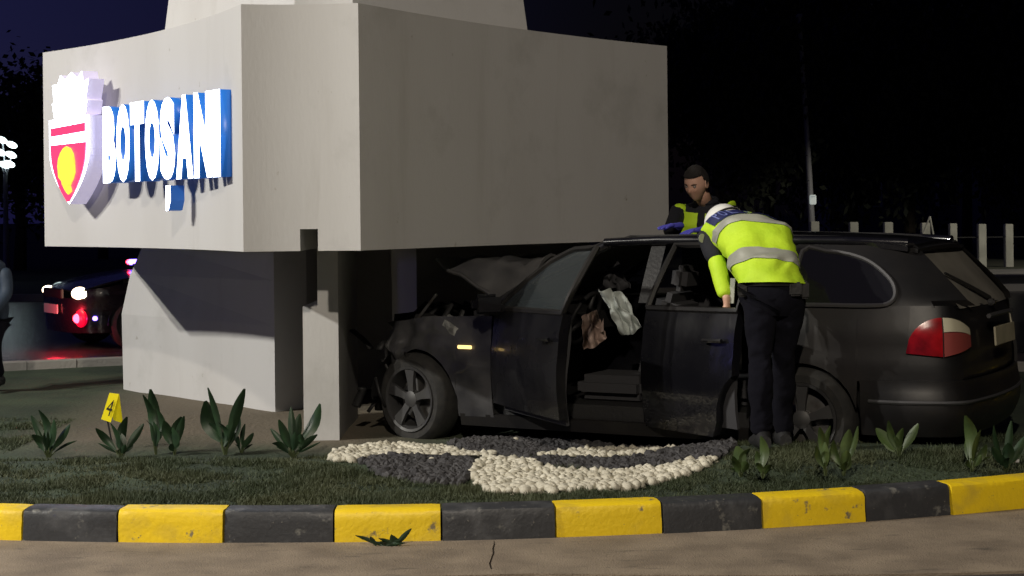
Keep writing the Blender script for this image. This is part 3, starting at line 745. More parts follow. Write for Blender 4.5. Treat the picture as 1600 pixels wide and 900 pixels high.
    bm_obj('floor_pan', bm, M['plastic'], root)
    for c in (0, 2.76):
        for sg in (-1, 1):
            V, Fc = grid(lambda u, v: (c+.36*math.cos(PI*u), sg*(.86-.28*v), .31+.36*math.sin(PI*u)), 14, 2)
            mk('arch_liner', V, Fc, M['plastic'], root, smooth=True)
    for c in (0, 2.76):
        for sg in (-1, 1): wheel(root, (c, sg*.79, .315), sg, -.22 if (crash and c == 0) else 0)
    # interior
    seat(root, 1.35, -.38); seat(root, 1.35, .38)
    seat(root, 2.2, -.3, True, .55); seat(root, 2.2, .3, True, .55)
    bm = bmesh.new(); boxm(bm, (.78, 0, .82), (.35, 1.45, .24), None, .06)
    db = bm_obj('dashboard', bm, M['plastic'], root, smooth=True, angle=50)
    bm = bmesh.new(); Mt = Matrix.Translation((1.06, -.38, .86)) @ Matrix.Rotation(-1.15, 4, 'Y')
    tubem(bm, [Mt @ Vector((.185*math.cos(2*PI*k/20), .185*math.sin(2*PI*k/20), 0)) for k in range(21)], .016, 6, False)
    for a in (0, 2.1, 4.2): tubem(bm, [Mt @ Vector((0, 0, -.02)), Mt @ Vector((.18*math.cos(a), .18*math.sin(a), 0))], .018, 6)
    bm_obj('steering_wheel', bm, M['plastic'], root, smooth=True)
    return root

CT = .504
def carw(b, s, z, o=(-.262, 12.12, .03)):   # car-local (b back, s near side) -> world
    return Vector((o[0]+b*math.cos(CT)-s*math.sin(CT), o[1]-b*math.sin(CT)-s*math.cos(CT), o[2]+z))
crash = car((-.262, 12.12, .03), -CT, 'crashed black estate car with buckled bonnet and open doors against the monument', True, 'paint')
crash['category'] = 'car'
# airbags hang inside the opened car
def cloth(name, c, sz, mt, seed, par, rot=0, n=24):
    bm = bmesh.new(); bmesh.ops.create_uvsphere(bm, u_segments=n, v_segments=n//2, radius=1)
    for v in bm.verts:
        q = v.co.copy(); v.co += noise.noise_vector(q*1.6+Vector((seed, 0, 0)))*.45+noise.noise_vector(q*3.5+Vector((seed, 3, 0)))*.26+q*(-.25*abs(noise.noise(q*5+Vector((0, seed, 0)))))
    bmesh.ops.transform(bm, matrix=Matrix.Translation(c) @ Matrix.Rotation(rot, 4, 'Y') @ Matrix.Diagonal((*sz, 1)), verts=bm.verts[:])
    return bm_obj(name, bm, mt, par, smooth=True)
def drape(name, px4, D, mt, seed, amp=.03):
    c = [at(x, y, D+d) for x, y, d in px4]
    def f(u, v):
        p = (c[0]*(1-u)+c[1]*u)*(1-v)+(c[3]*(1-u)+c[2]*u)*v
        fo = math.sin(u*15+seed+3*noise.noise(Vector((u*2, v*2, seed))))*amp*(.35+v*.65)+.05*noise.noise(Vector((u*3, v*3.5, seed*2)))
        e = noise.noise(Vector((u*4, v*4, seed+7)))*.022
        return p+Vector((e, fo, e*.8-.02*math.sin(PI*u)*v))
    V, Fc = grid(f, 26, 22); return mk(name, V, Fc, mt, crash, smooth=True, world=True, thick=.004, angle=80)
drape('airbag', [(936, 452, .0), (972, 456, .06), (1002, 510, .05), (972, 524, 0)], 11.0, M['airbag'], 2)
drape('side_airbag', [(908, 494, 0), (932, 484, .02), (948, 528, .04), (912, 546, 0)], 11.0, M['beige'], 5, .035)
drape('torn_lining', [(940, 420, .1), (965, 408, .15), (985, 450, .1), (945, 446, .1)], 11.25, M['seat'], 8, .03)
# background police car and the tail of another car beyond it
pc = car((-5.75, 20.6, .0), math.radians(-3), 'dark police car with headlights and strobes lit on the road left of the monument', False, 'paint', True)
PCR = -math.radians(322)
pc.rotation_euler = (0, 0, math.radians(33))
pc.location = (-5.03, 20.9, 0)
bx = empty('light_bar', (.42, .80, .99), 0, pc)
box('bar_housing', (0, -.42, 0), (.12, .26, .05), M['plastic'], bx, bevel=.02)
box('blue_strobe', (0, -.46, .045), (.16, .10, .07), M['blueglow'], bx, bevel=.02)
box('red_strobe', (0, -.36, .045), (.15, .05, .06), M['redglow'], bx, bevel=.015)
bm = bmesh.new(); bmesh.ops.create_uvsphere(bm, u_segments=14, v_segments=8, radius=1, matrix=Matrix.Translation((-.66, -.66, .40)) @ Matrix.Diagonal((.06, .09, .06, 1)))
fl = bm_obj('red_grille_strobe', bm, M['redglow'], pc, smooth=True)
bm = bmesh.new(); bmesh.ops.create_uvsphere(bm, u_segments=14, v_segments=8, radius=1, matrix=Matrix.Translation((-.625, -.66, .40)) @ Matrix.Diagonal((.06, .16, .11, 1)))
bm_obj('strobe_halo', bm, M['redhalo'], pc, smooth=True)  # glowing shell added round the red strobe to imitate its halo
box('blue_grille_strobe', (-.50, -.80, .40), (.05, .05, .05), M['blueglow'], pc, bevel=.01)
L = bpy.data.lights.new('strobe_light', 'POINT'); L.energy = 26; L.color = (1, .03, .06); L.shadow_soft_size = .08
lo = bpy.data.objects.new('strobe_light', L); COL.objects.link(lo); lo.parent = pc; lo.location = (-.95, -.72, .40)
L = bpy.data.lights.new('bar_light', 'POINT'); L.energy = 3; L.color = (.15, .12, 1); L.shadow_soft_size = .1
lo = bpy.data.objects.new('bar_light', L); COL.objects.link(lo); lo.parent = pc; lo.location = (.3, -.15, 1.25)
pc2 = empty('estate_car', (-10.2, 9.4, 0), math.radians(70)); tag(pc2, 'police car with its blue beacon flashing, parked left of the lawn outside the picture', 'car')
for ch in list(pc.children):
    if 'strobe' in ch.name or ch.type == 'LIGHT' or ch.name.startswith('light_bar'): continue
    copy_tree(ch, pc2)
b2 = box('beacon', (1.75, 0, 1.50), (.2, .9, .10), M['blueglow'], pc2, bevel=.03)
L = bpy.data.lights.new('beacon_light', 'POINT'); L.energy = 55; L.color = (.30, .28, 1); L.shadow_soft_size = .15
lo = bpy.data.objects.new('beacon_light', L); COL.objects.link(lo); lo.parent = pc2; lo.location = (1.75, 0, 1.75)
c2 = car((-4.2, 22.9, 0), 0, 'dark car parked beyond the monument with one dull red tail lamp showing', False, 'dusty')
c2.rotation_euler = (0, 0, math.radians(-8))
pc['group'] = c2['group'] = 'cars standing on the far road'

# ------------------------------------------------------------------ people
def loftpts(rings, n=20, ex=2.3):
    """rings: (centre, side vector scaled, front vector scaled)"""
    V = []
    for c, a, d in rings:
        for k in range(n):
            t = 2*PI*k/n; cs, sn = math.cos(t), math.sin(t)
            V.append(Vector(c)+Vector(a)*math.copysign(abs(cs)**(2/ex), cs)+Vector(d)*math.copysign(abs(sn)**(2/ex), sn))
    m = len(rings); Fc = [(j*n+k, j*n+(k+1) % n, (j+1)*n+(k+1) % n, (j+1)*n+k) for j in range(m-1) for k in range(n)]
    return V, Fc+[tuple(range(n))[::-1], tuple(range((m-1)*n, m*n))]
def skin(name, nodes, edges, mt, parent, sub=2, wr=0):
    keys = list(nodes); me = bpy.data.meshes.new(name)
    me.from_pydata([Vector(nodes[k][0]) for k in keys], [(keys.index(a), keys.index(b)) for a, b in edges], [])
    o = bpy.data.objects.new(name, me); COL.objects.link(o)
    o.modifiers.new('s', 'SKIN'); o.modifiers.new('u', 'SUBSURF').levels = sub; o.modifiers['u'].render_levels = sub
    for i, k in enumerate(keys):
        r = nodes[k][1]; sv = me.skin_vertices[0].data[i]; sv.radius = r if isinstance(r, tuple) else (r, r); sv.use_root = (i == 0)
    bpy.context.view_layer.update()
    m2 = bpy.data.meshes.new_from_object(o.evaluated_get(bpy.context.evaluated_depsgraph_get()))
    bpy.data.objects.remove(o)
    inv = PM[parent.name].inverted()
    for v in m2.vertices:
        if wr:
            q = v.co; f1 = noise.noise(Vector((q.x*6, q.y*6, q.z*13+q.x*7))); f2 = noise.noise(Vector((q.x*14+4, q.y*14, q.z*30-q.x*16)))
            v.co += noise.noise_vector(q*6)*wr*.8+(noise.noise_vector(q*2+Vector((9, 0, 0)))+Vector((0, -1, 0)))*(abs(f1)*-1.3+abs(f2)*-.7)*wr*.8
        v.co = inv @ v.co
    m2.materials.clear(); m2.materials.append(mt)
    m2.polygons.foreach_set('use_smooth', [True]*len(m2.polygons))
    return link(name, m2, parent)
def chain(nodes, edges, pre, pts, start=None):
    prev = start
    for i, (p, r) in enumerate(pts):
        k = f'{pre}{i}'; nodes[k] = (p, r)
        if prev: edges.append((prev, k))
        prev = k
def hand(nodes, edges, wrist, wkey, dirv, palmn, pre, side=1, curl=.5, s=1.0):
    d = Vector(dirv).normalized(); nrm = Vector(palmn).normalized(); w = d.cross(nrm).normalized()*side
    pc_ = Vector(wrist)+d*.05*s
    nodes[pre+'p'] = (pc_, (.030*s, .017*s)); edges.append((wkey, pre+'p'))
    for i, (o, L) in enumerate([(-.030, .070), (-.011, .082), (.010, .078), (.029, .060)]):
        b = pc_+d*.035*s+w*o*s; p = b; pk = pre+'p'; dd = d.copy()
        nodes[f'{pre}f{i}0'] = (b, .0095*s); edges.append((pk, f'{pre}f{i}0')); pk = f'{pre}f{i}0'
        for j, fr in enumerate((.45, .32, .23)):
            dd = (dd+nrm*curl*(.6+.12*i)).normalized(); p = p+dd*L*fr*s
            nodes[f'{pre}f{i}{j+1}'] = (p, (.0085-.001*j)*s); edges.append((pk, f'{pre}f{i}{j+1}')); pk = f'{pre}f{i}{j+1}'
    t = pc_-w*.03*s-d*.01*s; nodes[pre+'t0'] = (t, .012*s); edges.append((pre+'p', pre+'t0'))
    t2 = t+(d*.6-w+nrm*.4).normalized()*.032*s; nodes[pre+'t1'] = (t2, .010*s); edges.append((pre+'t0', pre+'t1'))
    t3 = t2+(d-w*.3+nrm*.4).normalized()*.028*s; nodes[pre+'t2'] = (t3, .008*s); edges.append((pre+'t1', pre+'t2'))
def head_mesh(c, face, up, parent, neck_to, hairlen=.008, h=.235, cap=False):
    f = Vector(face).normalized(); u = Vector(up); u = (u-f*u.dot(f)).normalized(); r = u.cross(f)
    R3 = Matrix((r, f, u)).transposed()
    bm = bmesh.new(); bmesh.ops.create_uvsphere(bm, u_segments=40, v_segments=32, radius=1)
    def g(x, y, cx_, cy_, sx_, sy_): return math.exp(-((x-cx_)/sx_)**2-((y-cy_)/sy_)**2)
    for v in bm.verts:
        x, y, z = v.co
        # jaw narrows, back of skull bulges
        k = 1-.34*sm(.1, -1, z); X = x*.077*k*(1-.05*sm(0, 1, abs(z))); Y = y*.098*(1-.10*sm(.0, -1, z))+.004
        if y < 0: Y -= .012*sm(-.4, .5, z)*(-y); Y += .03*sm(-.2, -1, z)*(-y)
        Z = z*h/2
        if y > .2:
            fr = sm(.2, .8, y)
            Y -= .006*fr*(1-sm(.2, .8, abs(z)))
            Y += .024*g(x, z, 0, -.16, .13, .17)*fr+.008*g(x, z, 0, .02, .09, .2)*fr     # nose
            Y -= .012*(g(x, z, .34, .08, .17, .10)+g(x, z, -.34, .08, .17, .10))*fr      # eye sockets
            Y += .007*(g(x, z, .32, .24, .25, .07)+g(x, z, -.32, .24, .25, .07))*fr      # brows
            Y += .006*g(x, z, 0, -.48, .22, .05)*fr-.006*g(x, z, 0, -.54, .25, .03)*fr+.006*g(x, z, 0, -.60, .2, .05)*fr
            Y += .010*g(x, z, 0, -.86, .25, .14)*fr                                      # chin
            Y += .005*(g(x, z, .5, -.18, .2, .2)+g(x, z, -.5, -.18, .2, .2))*fr
        v.co = Vector((X, Y, Z))
    hairbm = bm.copy()
    for sgx in (-1, 1):  # ears
        bmesh.ops.create_uvsphere(bm, u_segments=10, v_segments=8, radius=1, matrix=Matrix.Translation((sgx*.077, -.008, -.005)) @ Matrix.Rotation(sgx*.25, 4, 'Z') @ Matrix.Diagonal((.009, .02, .032, 1)))
    nk = R3.inverted() @ (Vector(neck_to)-Vector(c))
    tubem(bm, [(0, -.022, -.05), nk*.5+Vector((0, -.012, -.02)), nk], [.052, .054, .062], 14)
    Mh = Matrix.Translation(Vector(c)) @ R3.to_4x4()
    bmesh.ops.transform(bm, matrix=Mh, verts=bm.verts[:])
    hd = bm_obj('head', bm, M['skin'], parent, smooth=True, world=True)
    # hair shell
    dele = [v for v in hairbm.verts if not ((v.co.z > .062+.0*v.co.y) or (v.co.y < .012 and v.co.z > -.045) or (v.co.z > .03 and abs(v.co.x) > .055 and v.co.y < .03))]
    bmesh.ops.delete(hairbm, geom=dele, context='VERTS')
    for v in hairbm.verts: v.co += v.co.normalized()*(hairlen+.002*noise.noise(v.co*90))*sm(-.08, .05, v.co.z+.02)
    bmesh.ops.transform(hairbm, matrix=Mh, verts=hairbm.verts[:]); 
    bmesh.ops.solidify(hairbm, geom=hairbm.faces[:], thickness=.004)
    bm_obj('hair', hairbm, M['hair'], parent, smooth=True, world=True)
    bm = bmesh.new()
    for sgx in (-1, 1):
        bmesh.ops.create_uvsphere(bm, u_segments=10, v_segments=8, radius=.0115, matrix=Mh @ Matrix.Translation((sgx*.031, .078, .010)))
    eo = bm_obj('eyes', bm, mat('eye', (.25, .22, .2), .2), hd, smooth=True, world=True)
    bm = bmesh.new()
    for sgx in (-1, 1): tubem(bm, [Mh @ Vector((sgx*.016, .094, .026)), Mh @ Vector((sgx*.034, .09, .032)), Mh @ Vector((sgx*.05, .078, .026))], [.003, .0042, .002], 6)
    bm_obj('eyebrows', bm, M['hair'], hd, smooth=True, world=True)
    return Mh
class Torso:
    def __init__(s, keys): s.k = keys   # t, centre, side vec, front vec
    def ev(s, t):
        K = s.k
        for i in range(len(K)-1):
            if t <= K[i+1][0] or i == len(K)-2:
                f = (t-K[i][0])/(K[i+1][0]-K[i][0]); f = min(1, max(0, f)); f2 = f*f*(3-2*f)*.5+f*.5
                return [Vector(K[i][j])*(1-f2)+Vector(K[i+1][j])*f2 for j in (1, 2, 3)]
    def pt(s, t, th, off=0, wr=.0):
        c, a, d = s.ev(t); cs, sn = math.cos(th), math.sin(th); ex = 2.4
        p = a*math.copysign(abs(cs)**(2/ex), cs)+d*math.copysign(abs(sn)**(2/ex), sn)
        q = c+p
        if wr: q = q+p.normalized()*wr*(noise.noise(Vector((q.x*9, q.y*9, q.z*6)))-1.1*abs(noise.noise(Vector((q.x*7+q.z*9, q.y*5, q.z*16-q.x*5)))))
        return q+p.normalized()*off
    def patch(s, name, t0, t1, a0, a1, mt, par, off=0, nu=32, nv=14, wr=0, thick=0, closed=False):
        V, Fc = grid(lambda u, v: s.pt(t0+(t1-t0)*v, a0+(a1-a0)*u, off, wr*1.6), nu, nv)
        return mk(name, V, Fc, mt, par, smooth=True, world=True, thick=thick)

# --- officer bending into the car (back to the camera) ---
ob_ = Vector((at(1196, 708, 9.65).x, 9.65, .20))
offB = empty('person', ob_)
tag(offB, 'officer in hi-vis vest and white cap bending into the open rear door, back turned', 'person')
pel = at(1207, 436, 9.66); chest = at(1178, 374, 10.0); neck = at(1147, 350, 10.22)
rgt = Vector((.97, -.24, 0)).normalized()
ax = (neck-pel).normalized(); fr = rgt.cross(ax).normalized()
if fr.y < 0: fr = -fr            # belly side, away from the camera and down
kneeL = at(1190, 575, 9.56); footL = at(1192, 697, 9.62); kneeR = at(1226, 572, 9.78); footR = at(1224, 694, 9.90)
hipL = pel+rgt*-.085+Vector((0, 0, -.05)); hipR = pel+rgt*.085+Vector((0, 0, -.05))
nodes = {'pel': (pel+Vector((0, 0, .02)), (.165, .135))}; edges = []
nodes['hl'] = (hipL+Vector((0, 0, -.08)), (.108, .115)); nodes['hr'] = (hipR+Vector((0, 0, -.08)), (.108, .115)); edges += [('pel', 'hl'), ('pel', 'hr')]
chain(nodes, edges, 'l', [((hipL*.5+kneeL*.5), .095), (kneeL, .074), (kneeL*.45+footL*.55, .07), (footL+Vector((0, 0, .06)), .062)], 'hl')
chain(nodes, edges, 'r', [((hipR*.5+kneeR*.5), .095), (kneeR, .074), (kneeR*.45+footR*.55, .07), (footR+Vector((0, 0, .06)), .062)], 'hr')
skin('trousers', nodes, edges, M['black'], offB, 3, wr=.03)
for fp in (footL, footR):
    bm = bmesh.new()
    V, Fc = loftpts([(fp+Vector((-.0, -.09, .03)), (.036, 0, 0), (0, 0, .04)), (fp+Vector((0, -.02, .05)), (.045, 0, 0), (0, 0, .065)), (fp+Vector((-.01, .08, .025)), (.05, 0, 0), (0, 0, .045)), (fp+Vector((-.015, .17, .01)), (.045, 0, 0), (0, 0, .03))], 12)
    mk('boot', V, Fc, M['plastic'], offB, smooth=True, world=True)
shL = neck+rgt*-.195-ax*.055; shR = neck+rgt*.20-ax*.06
fh = Vector((.24, .97, -.12)).normalized()
T = Torso([(0, pel+Vector((0, 0, -.03)), rgt*.178, fh*.140), (.25, pel+ax*.09, rgt*.175, (fh+fr).normalized()*.135), (.6, chest-ax*.02, rgt*.192, fr*.135), (.85, neck-ax*.11, rgt*.205, fr*.125), (1, neck-ax*.02, rgt*.135, fr*.085)])
V, Fc = grid(lambda u, v: T.pt(.1+v*.9, 2*PI*u, -.012), 32, 14); jk = mk('jacket', V, Fc, M['navy'], offB, smooth=True, world=True)
V, Fc = loftpts([(pel+Vector((0, 0, -.01)), rgt*.160, fh*.122), (pel+Vector((0, 0, -.06)), rgt*.170, fh*.136), (pel+Vector((0, 0, -.16)), rgt*.165, fh*.13), (pel+Vector((0, 0, -.22)), rgt*.12, fh*.08)], 28)
mk('trouser_seat', V, Fc, M['black'], offB, smooth=True, world=True)
vest = T.patch('hi_vis_vest', -.12, .97, 0, 2*PI, M['hv'], offB, .030, 64, 34, .017, .004)
back = 1.5*PI
T.patch('reflective_band', .06, .16, 0, 2*PI, M['silver'], offB, .016, 48, 3, .012) if False else None
T.patch('reflective_band', .22, .36, PI*.98, 2.02*PI, M['silver'], offB, .037, 64, 8, .017)
T.patch('reflective_band', .56, .67, PI*.98, 2.02*PI, M['silver'], offB, .037, 64, 8, .017)
pn = T.patch('back_panel', .69, .87, back-1.05, back+1.15, M['navyp'], offB, .037, 40, 10, .017)
for i, ch in enumerate('POLITIA'):
    w = 1.5/7
    bm = flat_letter(ch, lambda u, v: T.pt(.715+.13*v, back-.72+i*w+.03+(w-.06)*(u if ch != 'I' else .35+.3*u), .041, .0272), .02)
    bm_obj('letter', bm, M['printw'], pn, world=True)
tube('belt', [pel+Vector((0, 0, -.035))+rgt*.172*math.cos(a)+fh*.138*math.sin(a) for a in [2*PI*k/24 for k in range(25)]], .018, M['ink'], offB, 6, world=True)
for a, sz in ((-.25, (.05, .05, .10)), (-.75, (.07, .04, .08)), (-2.6, (.06, .04, .09))):
    box('belt_pouch', pel+Vector((0, 0, -.065))+rgt*.19*math.cos(a)+fh*.155*math.sin(a), sz, M['plastic'], offB, bevel=.01, world=True)
# arms
elL = at(1126, 432, 10.05); haL = at(1134, 466, 9.98)
nodes = {'s': (shL, .075)}; edges = []
chain(nodes, edges, 'a', [(shL*.55+elL*.45, .066), (shL*.25+elL*.75, .058)], 's')
skin('dark_sleeve', nodes, edges, M['navy'], offB, wr=.01)
nodes = {'s': (shL*.42+elL*.58, .060)}; edges = []
chain(nodes, edges, 'a', [(elL, .056), (elL*.4+haL*.6, .050), (haL, .044)], 's')
skin('hi_vis_sleeve', nodes, edges, M['hv'], offB, wr=.008)
nodes = {'w0': (haL+Vector((0, 0, .03)), .03)}; edges = []
nodes['w'] = (haL+Vector((.004, 0, -.015)), (.027, .022)); edges.append(('w0', 'w'))
hand(nodes, edges, haL+Vector((.004, 0, -.02)), 'w', (.12, .15, -1), (-.5, .8, .1), 'h', 1, .35, 1.0)
skin('hand', nodes, edges, M['skin'], offB, 2)
mk('white_cuff', *grid(lambda u, v: haL+Vector((.045-.012*v, -.03, .12-.15*v))+Vector((.012*math.cos(PI*u), .03*u, 0)), 4, 5), M['silver'], offB, smooth=True, world=True, thick=.004)
elR = at(1240, 418, 10.12); haR = at(1195, 440, 10.4)
nodes = {'s': (shR, .075)}; edges = []
chain(nodes, edges, 'a', [(shR*.5+elR*.5, .066), (elR, .056), (elR*.5+haR*.5, .05), (haR, .042)], 's')
skin('hi_vis_sleeve', nodes, edges, M['hv'], offB, wr=.008)
nodes = {'w0': (haR+(elR-haR)*.1, .03)}; edges = []
nodes['w'] = (haR, (.027, .022)); edges.append(('w0', 'w'))
hand(nodes, edges, haR, 'w', haR-elR, (0, 0, -1), 'h', 1, .3)
skin('hand', nodes, edges, M['skin'], offB, 2)
# shoulder badge
bc = shL*.8+elL*.2+Vector((-.045, -.055, .0))
mk('shoulder_badge', [bc+Vector((.022*math.cos(a)*(1), -.012*math.sin(a)*0, .028*math.sin(a)))+Vector((0, .01*math.cos(a), 0)) for a in [2*PI*k/10 for k in range(10)]], [tuple(range(10))], M['silver'], offB, world=True, thick=.004)
hc = at(1127, 351, 10.38)
Mh = head_mesh(hc, (-.45, .6, -.55), (-.35, .5, .75), offB, neck)
up = (Mh.to_3x3() @ Vector((0, 0, 1)))
hcap = at(1128, 346, 10.36)
bm = bmesh.new(); bmesh.ops.create_uvsphere(bm, u_segments=28, v_segments=16, radius=1, matrix=Matrix.Translation(hcap) @ Mh.to_3x3().to_4x4() @ Matrix.Diagonal((.098, .118, .098, 1)))
bmesh.ops.delete(bm, geom=[v for v in bm.verts if (Mh.to_3x3().inverted() @ (v.co-hcap)).z < -.02], context='VERTS')
bmesh.ops.solidify(bm, geom=bm.faces[:], thickness=.006)
cp = bm_obj('white_cap', bm, M['white'], offB, smooth=True, world=True)
Mc = Matrix.Translation(hcap) @ Mh.to_3x3().to_4x4()
tube('cap_band', [Mc @ Vector((.1*math.cos(a), .120*math.sin(a), .012)) for a in [2*PI*k/28 for k in range(29)]], .009, M['ink'], cp, 6, world=True)

# --- officer standing behind the car ---
oa = Vector((at(1105, 600, 11.85).x, 11.85, .1))
offA = empty('person', oa)
tag(offA, 'dark haired officer with blue gloves standing behind the car, leaning on its roof', 'person')
hA = at(1088, 287, 11.62); nkA = at(1103, 316, 11.78)
pelA = Vector((oa.x+.02, 11.95, 1.05)); sr_ = Vector((.93, .36, 0)).normalized(); axA = (nkA-pelA).normalized(); frA = Vector((-.4, -.9, -.25)).normalized(); frA = (frA-axA*frA.dot(axA)).normalized(); sr_ = frA.cross(axA).normalized()
if sr_.x < 0: sr_ = -sr_
TA = Torso([(0, pelA, sr_*.17, frA*.125), (.5, pelA+(nkA-pelA)*.5, sr_*.175, frA*.125), (.82, nkA-axA*.13, sr_*.215, frA*.125), (.94, nkA-axA*.045, sr_*.195, frA*.10), (1, nkA, sr_*.085, frA*.075)])
V, Fc = grid(lambda u, v: TA.pt(v, 2*PI*u, 0, .01), 32, 18); mk('jacket', V, Fc, M['navy'], offA, smooth=True, world=True)
fa = PI/2
TA.patch('hi_vis_vest', .1, .80, 0, 2*PI, M['navy'], offA, .01, 32, 10, .01)
for a0 in (fa-.60, fa+.06):
    TA.patch('hi_vis_panel', .68, .93, a0, a0+.52, M['hv'], offA, .03, 8, 8, .01, .004)
for a0 in (fa-1.55, fa+1.15):
    TA.patch('hi_vis_shoulder', .80, .97, a0, a0+.45, M['hv'], offA, .026, 8, 6, .01, .004)
TA.patch('reflective_band', .60, .65, 0, 2*PI, M['silver'], offA, .018, 32, 3, .01)
bm = bmesh.new(); tubem(bm, [nkA+(sr_*math.cos(a)*.075+frA*math.sin(a)*.068)+Vector((0, 0, .012)) for a in [2*PI*k/18 for k in range(19)]], .02, 8, False); bm_obj('collar', bm, M['navy'], offA, smooth=True, world=True)
head_mesh(hA, (-.55, -.72, -.38), (-.12, -.25, 1), offA, nkA+axA*-.02, .007, .25)
hipy = pelA
nodes = {'pel': (hipy, (.15, .12))}; edges = []
for sgx, k in ((-1, 'l'), (1, 'r')):
    h0 = hipy+sr_*sgx*.09+Vector((0, 0, -.1)); nodes[k+'h'] = (h0, .1); edges.append(('pel', k+'h'))
    chain(nodes, edges, k, [(Vector((h0.x+.02*sgx, h0.y, .56)), .075), (Vector((h0.x+.04*sgx, h0.y+.02, .2)), .06)], k+'h')
skin('trousers', nodes, edges, M['black'], offA, wr=.01)
for sgx in (-1, 1):
    fp = Vector((hipy.x+sgx*.13, hipy.y+.02, .1))
    V, Fc = loftpts([(fp+Vector((0, .09, .05)), (.036, 0, 0), (0, 0, .04)), (fp+Vector((0, .02, .06)), (.045, 0, 0), (0, 0, .06)), (fp+Vector((-.01, -.08, .045)), (.05, 0, 0), (0, 0, .045)), (fp+Vector((-.015, -.17, .03)), (.045, 0, 0), (0, 0, .03))], 12)
    mk('boot', V, Fc, M['plastic'], offA, smooth=True, world=True)
# arms: one rests a gloved hand on the roof, the other bent
sL = nkA+sr_*-.19-axA*.06; sR = nkA+sr_*.19-axA*.04
hz = Vector((carw(1.85, .10, 1.475)))
hx = at(1064, 352, 11.25)
eL = at(1046, 362, 11.62)
nodes = {'s': (sL, .072)}; edges = []
chain(nodes, edges, 'a', [(sL*.5+eL*.5+Vector((0, 0, .01)), .062), (eL, .052), (eL*.4+hx*.6, .046), (hx+(eL-hx)*.15, .038)], 's')
skin('dark_sleeve', nodes, edges, M['navy'], offA, wr=.008)
skin('hi_vis_shoulder', {'a': (sL+Vector((.02, 0, .012)), .072), 'b': (sL*.6+eL*.4+Vector((0, 0, .01)), .070)}, [('a', 'b')], M['hv'], offA)
nodes = {'w0': (hx+(eL-hx)*.2, .034)}; edges = []; nodes['w'] = (hx, (.030, .024)); edges.append(('w0', 'w'))
gd = Vector((-.6, -.7, -.12))
hand(nodes, edges, hx, 'w', (-.75, -.5, .0), (0, -.1, -1), 'h', 1, .22, 1.15)
skin('blue_glove', nodes, edges, M['glove'], offA, 2)
eR = at(1148, 352, 11.55); hR = at(1098, 358, 11.15)
nodes = {'s': (sR, .075)}; edges = []
chain(nodes, edges, 'a', [(sR*.5+eR*.5, .066), (eR, .054), (eR*.4+hR*.6, .046), (hR, .038)], 's')
skin('dark_sleeve', nodes, edges, M['navy'], offA, wr=.008)
skin('hi_vis_shoulder', {'a': (sR+Vector((-.03, 0, .014)), .070), 'b': (sR*.85+eR*.15+Vector((0, 0, .014)), .076)}, [('a', 'b')], M['hv'], offA)
skin('reflective_band', {'a': (sR*.72+eR*.28, .075), 'b': (sR*.62+eR*.38, .072)}, [('a', 'b')], M['silver'], offA)
nodes = {'w0': (hR+(eR-hR)*.1, .03)}; edges = []; nodes['w'] = (hR, (.028, .022)); edges.append(('w0', 'w'))
hand(nodes, edges, hR, 'w', (-.8, -.4, -.1), (0, 0, -1), 'h', 1, .3, 1.1)
skin('blue_glove', nodes, edges, M['glove'], offA, 2)

# --- onlooker half out of frame on the left ---
D3 = 14.6; xp = at(-22, 500, D3).x
onl = empty('person', (xp, D3, 0)); tag(onl, 'onlooker in dark blue jacket cut off by the left edge of the picture', 'person')
gzl = .0
nodes = {'pel': (Vector((xp, D3, gzl+.62)), (.15, .13))}; edges = []
bsh = Vector((xp, D3-.05, 1.02))
for sgx, k in ((-1, 'l'), (1, 'r')):
    nodes[k+'h'] = (Vector((xp+sgx*.09, D3-.02, gzl+.52)), .10); edges.append(('pel', k+'h'))
    chain(nodes, edges, k, [(Vector((xp+sgx*.10, D3-.20, gzl+.38)), .085), (Vector((xp+sgx*.11, D3-.02, gzl+.09)), .06)], k+'h')
skin('trousers', nodes, edges, M['black'], onl, wr=.01)
To = Torso([(0, (xp, D3, .60), (.19, 0, 0), (0, .14, 0)), (.6, (xp, D3-.04, .9), (.21, 0, 0), (0, .14, 0)), (.9, (xp-.01, D3-.07, 1.10), (.19, 0, 0), (0, .12, 0)), (1, (xp-.01, D3-.08, 1.16), (.08, 0, 0), (0, .07, 0))])
To.patch('jacket', 0, 1, 0, 2*PI, mat('dark_blue_jacket', (.02, .035, .06), .7, bump=.4, bscale=12), onl, 0, 32, 16, .012)
head_mesh(Vector((xp-.02, D3-.12, 1.33)), (.3, -1, -.1), (0, 0, 1), onl, (xp-.01, D3-.08, 1.12))
for sgx in (-1, 1):
    nodes = {'s': (Vector((xp+sgx*.18, D3-.06, 1.06)), .07)}; edges = []
    chain(nodes, edges, 'a', [(Vector((xp+sgx*.22, D3-.1, .82)), .06), (Vector((xp+sgx*.14, D3-.3, .66)), .045)], 's')
    skin('sleeve', nodes, edges, bpy.data.materials['dark_blue_jacket'], onl)
    nodes = {'w0': (Vector((xp+sgx*.145, D3-.29, .665)), .03)}; edges = []; nodes['w'] = (Vector((xp+sgx*.13, D3-.32, .65)), (.028, .022)); edges.append(('w0', 'w'))
    hand(nodes, edges, nodes['w'][0], 'w', (-sgx*.3, -.6, -.6), (0, 0, -1), 'h', sgx, .3)
    skin('hand', nodes, edges, M['skin'], onl, 2)
    fp = Vector((xp+sgx*.11, D3-.02, .02))
    V, Fc = loftpts([(fp+Vector((0, .09, .03)), (.036, 0, 0), (0, 0, .04)), (fp+Vector((0, .02, .05)), (.045, 0, 0), (0, 0, .06)), (fp+Vector((0, -.08, .03)), (.05, 0, 0), (0, 0, .045)), (fp+Vector((0, -.17, .02)), (.045, 0, 0), (0, 0, .03))], 12)
    mk('boot', V, Fc, M['plastic'], onl, smooth=True, world=True)
onl.location.z = .13

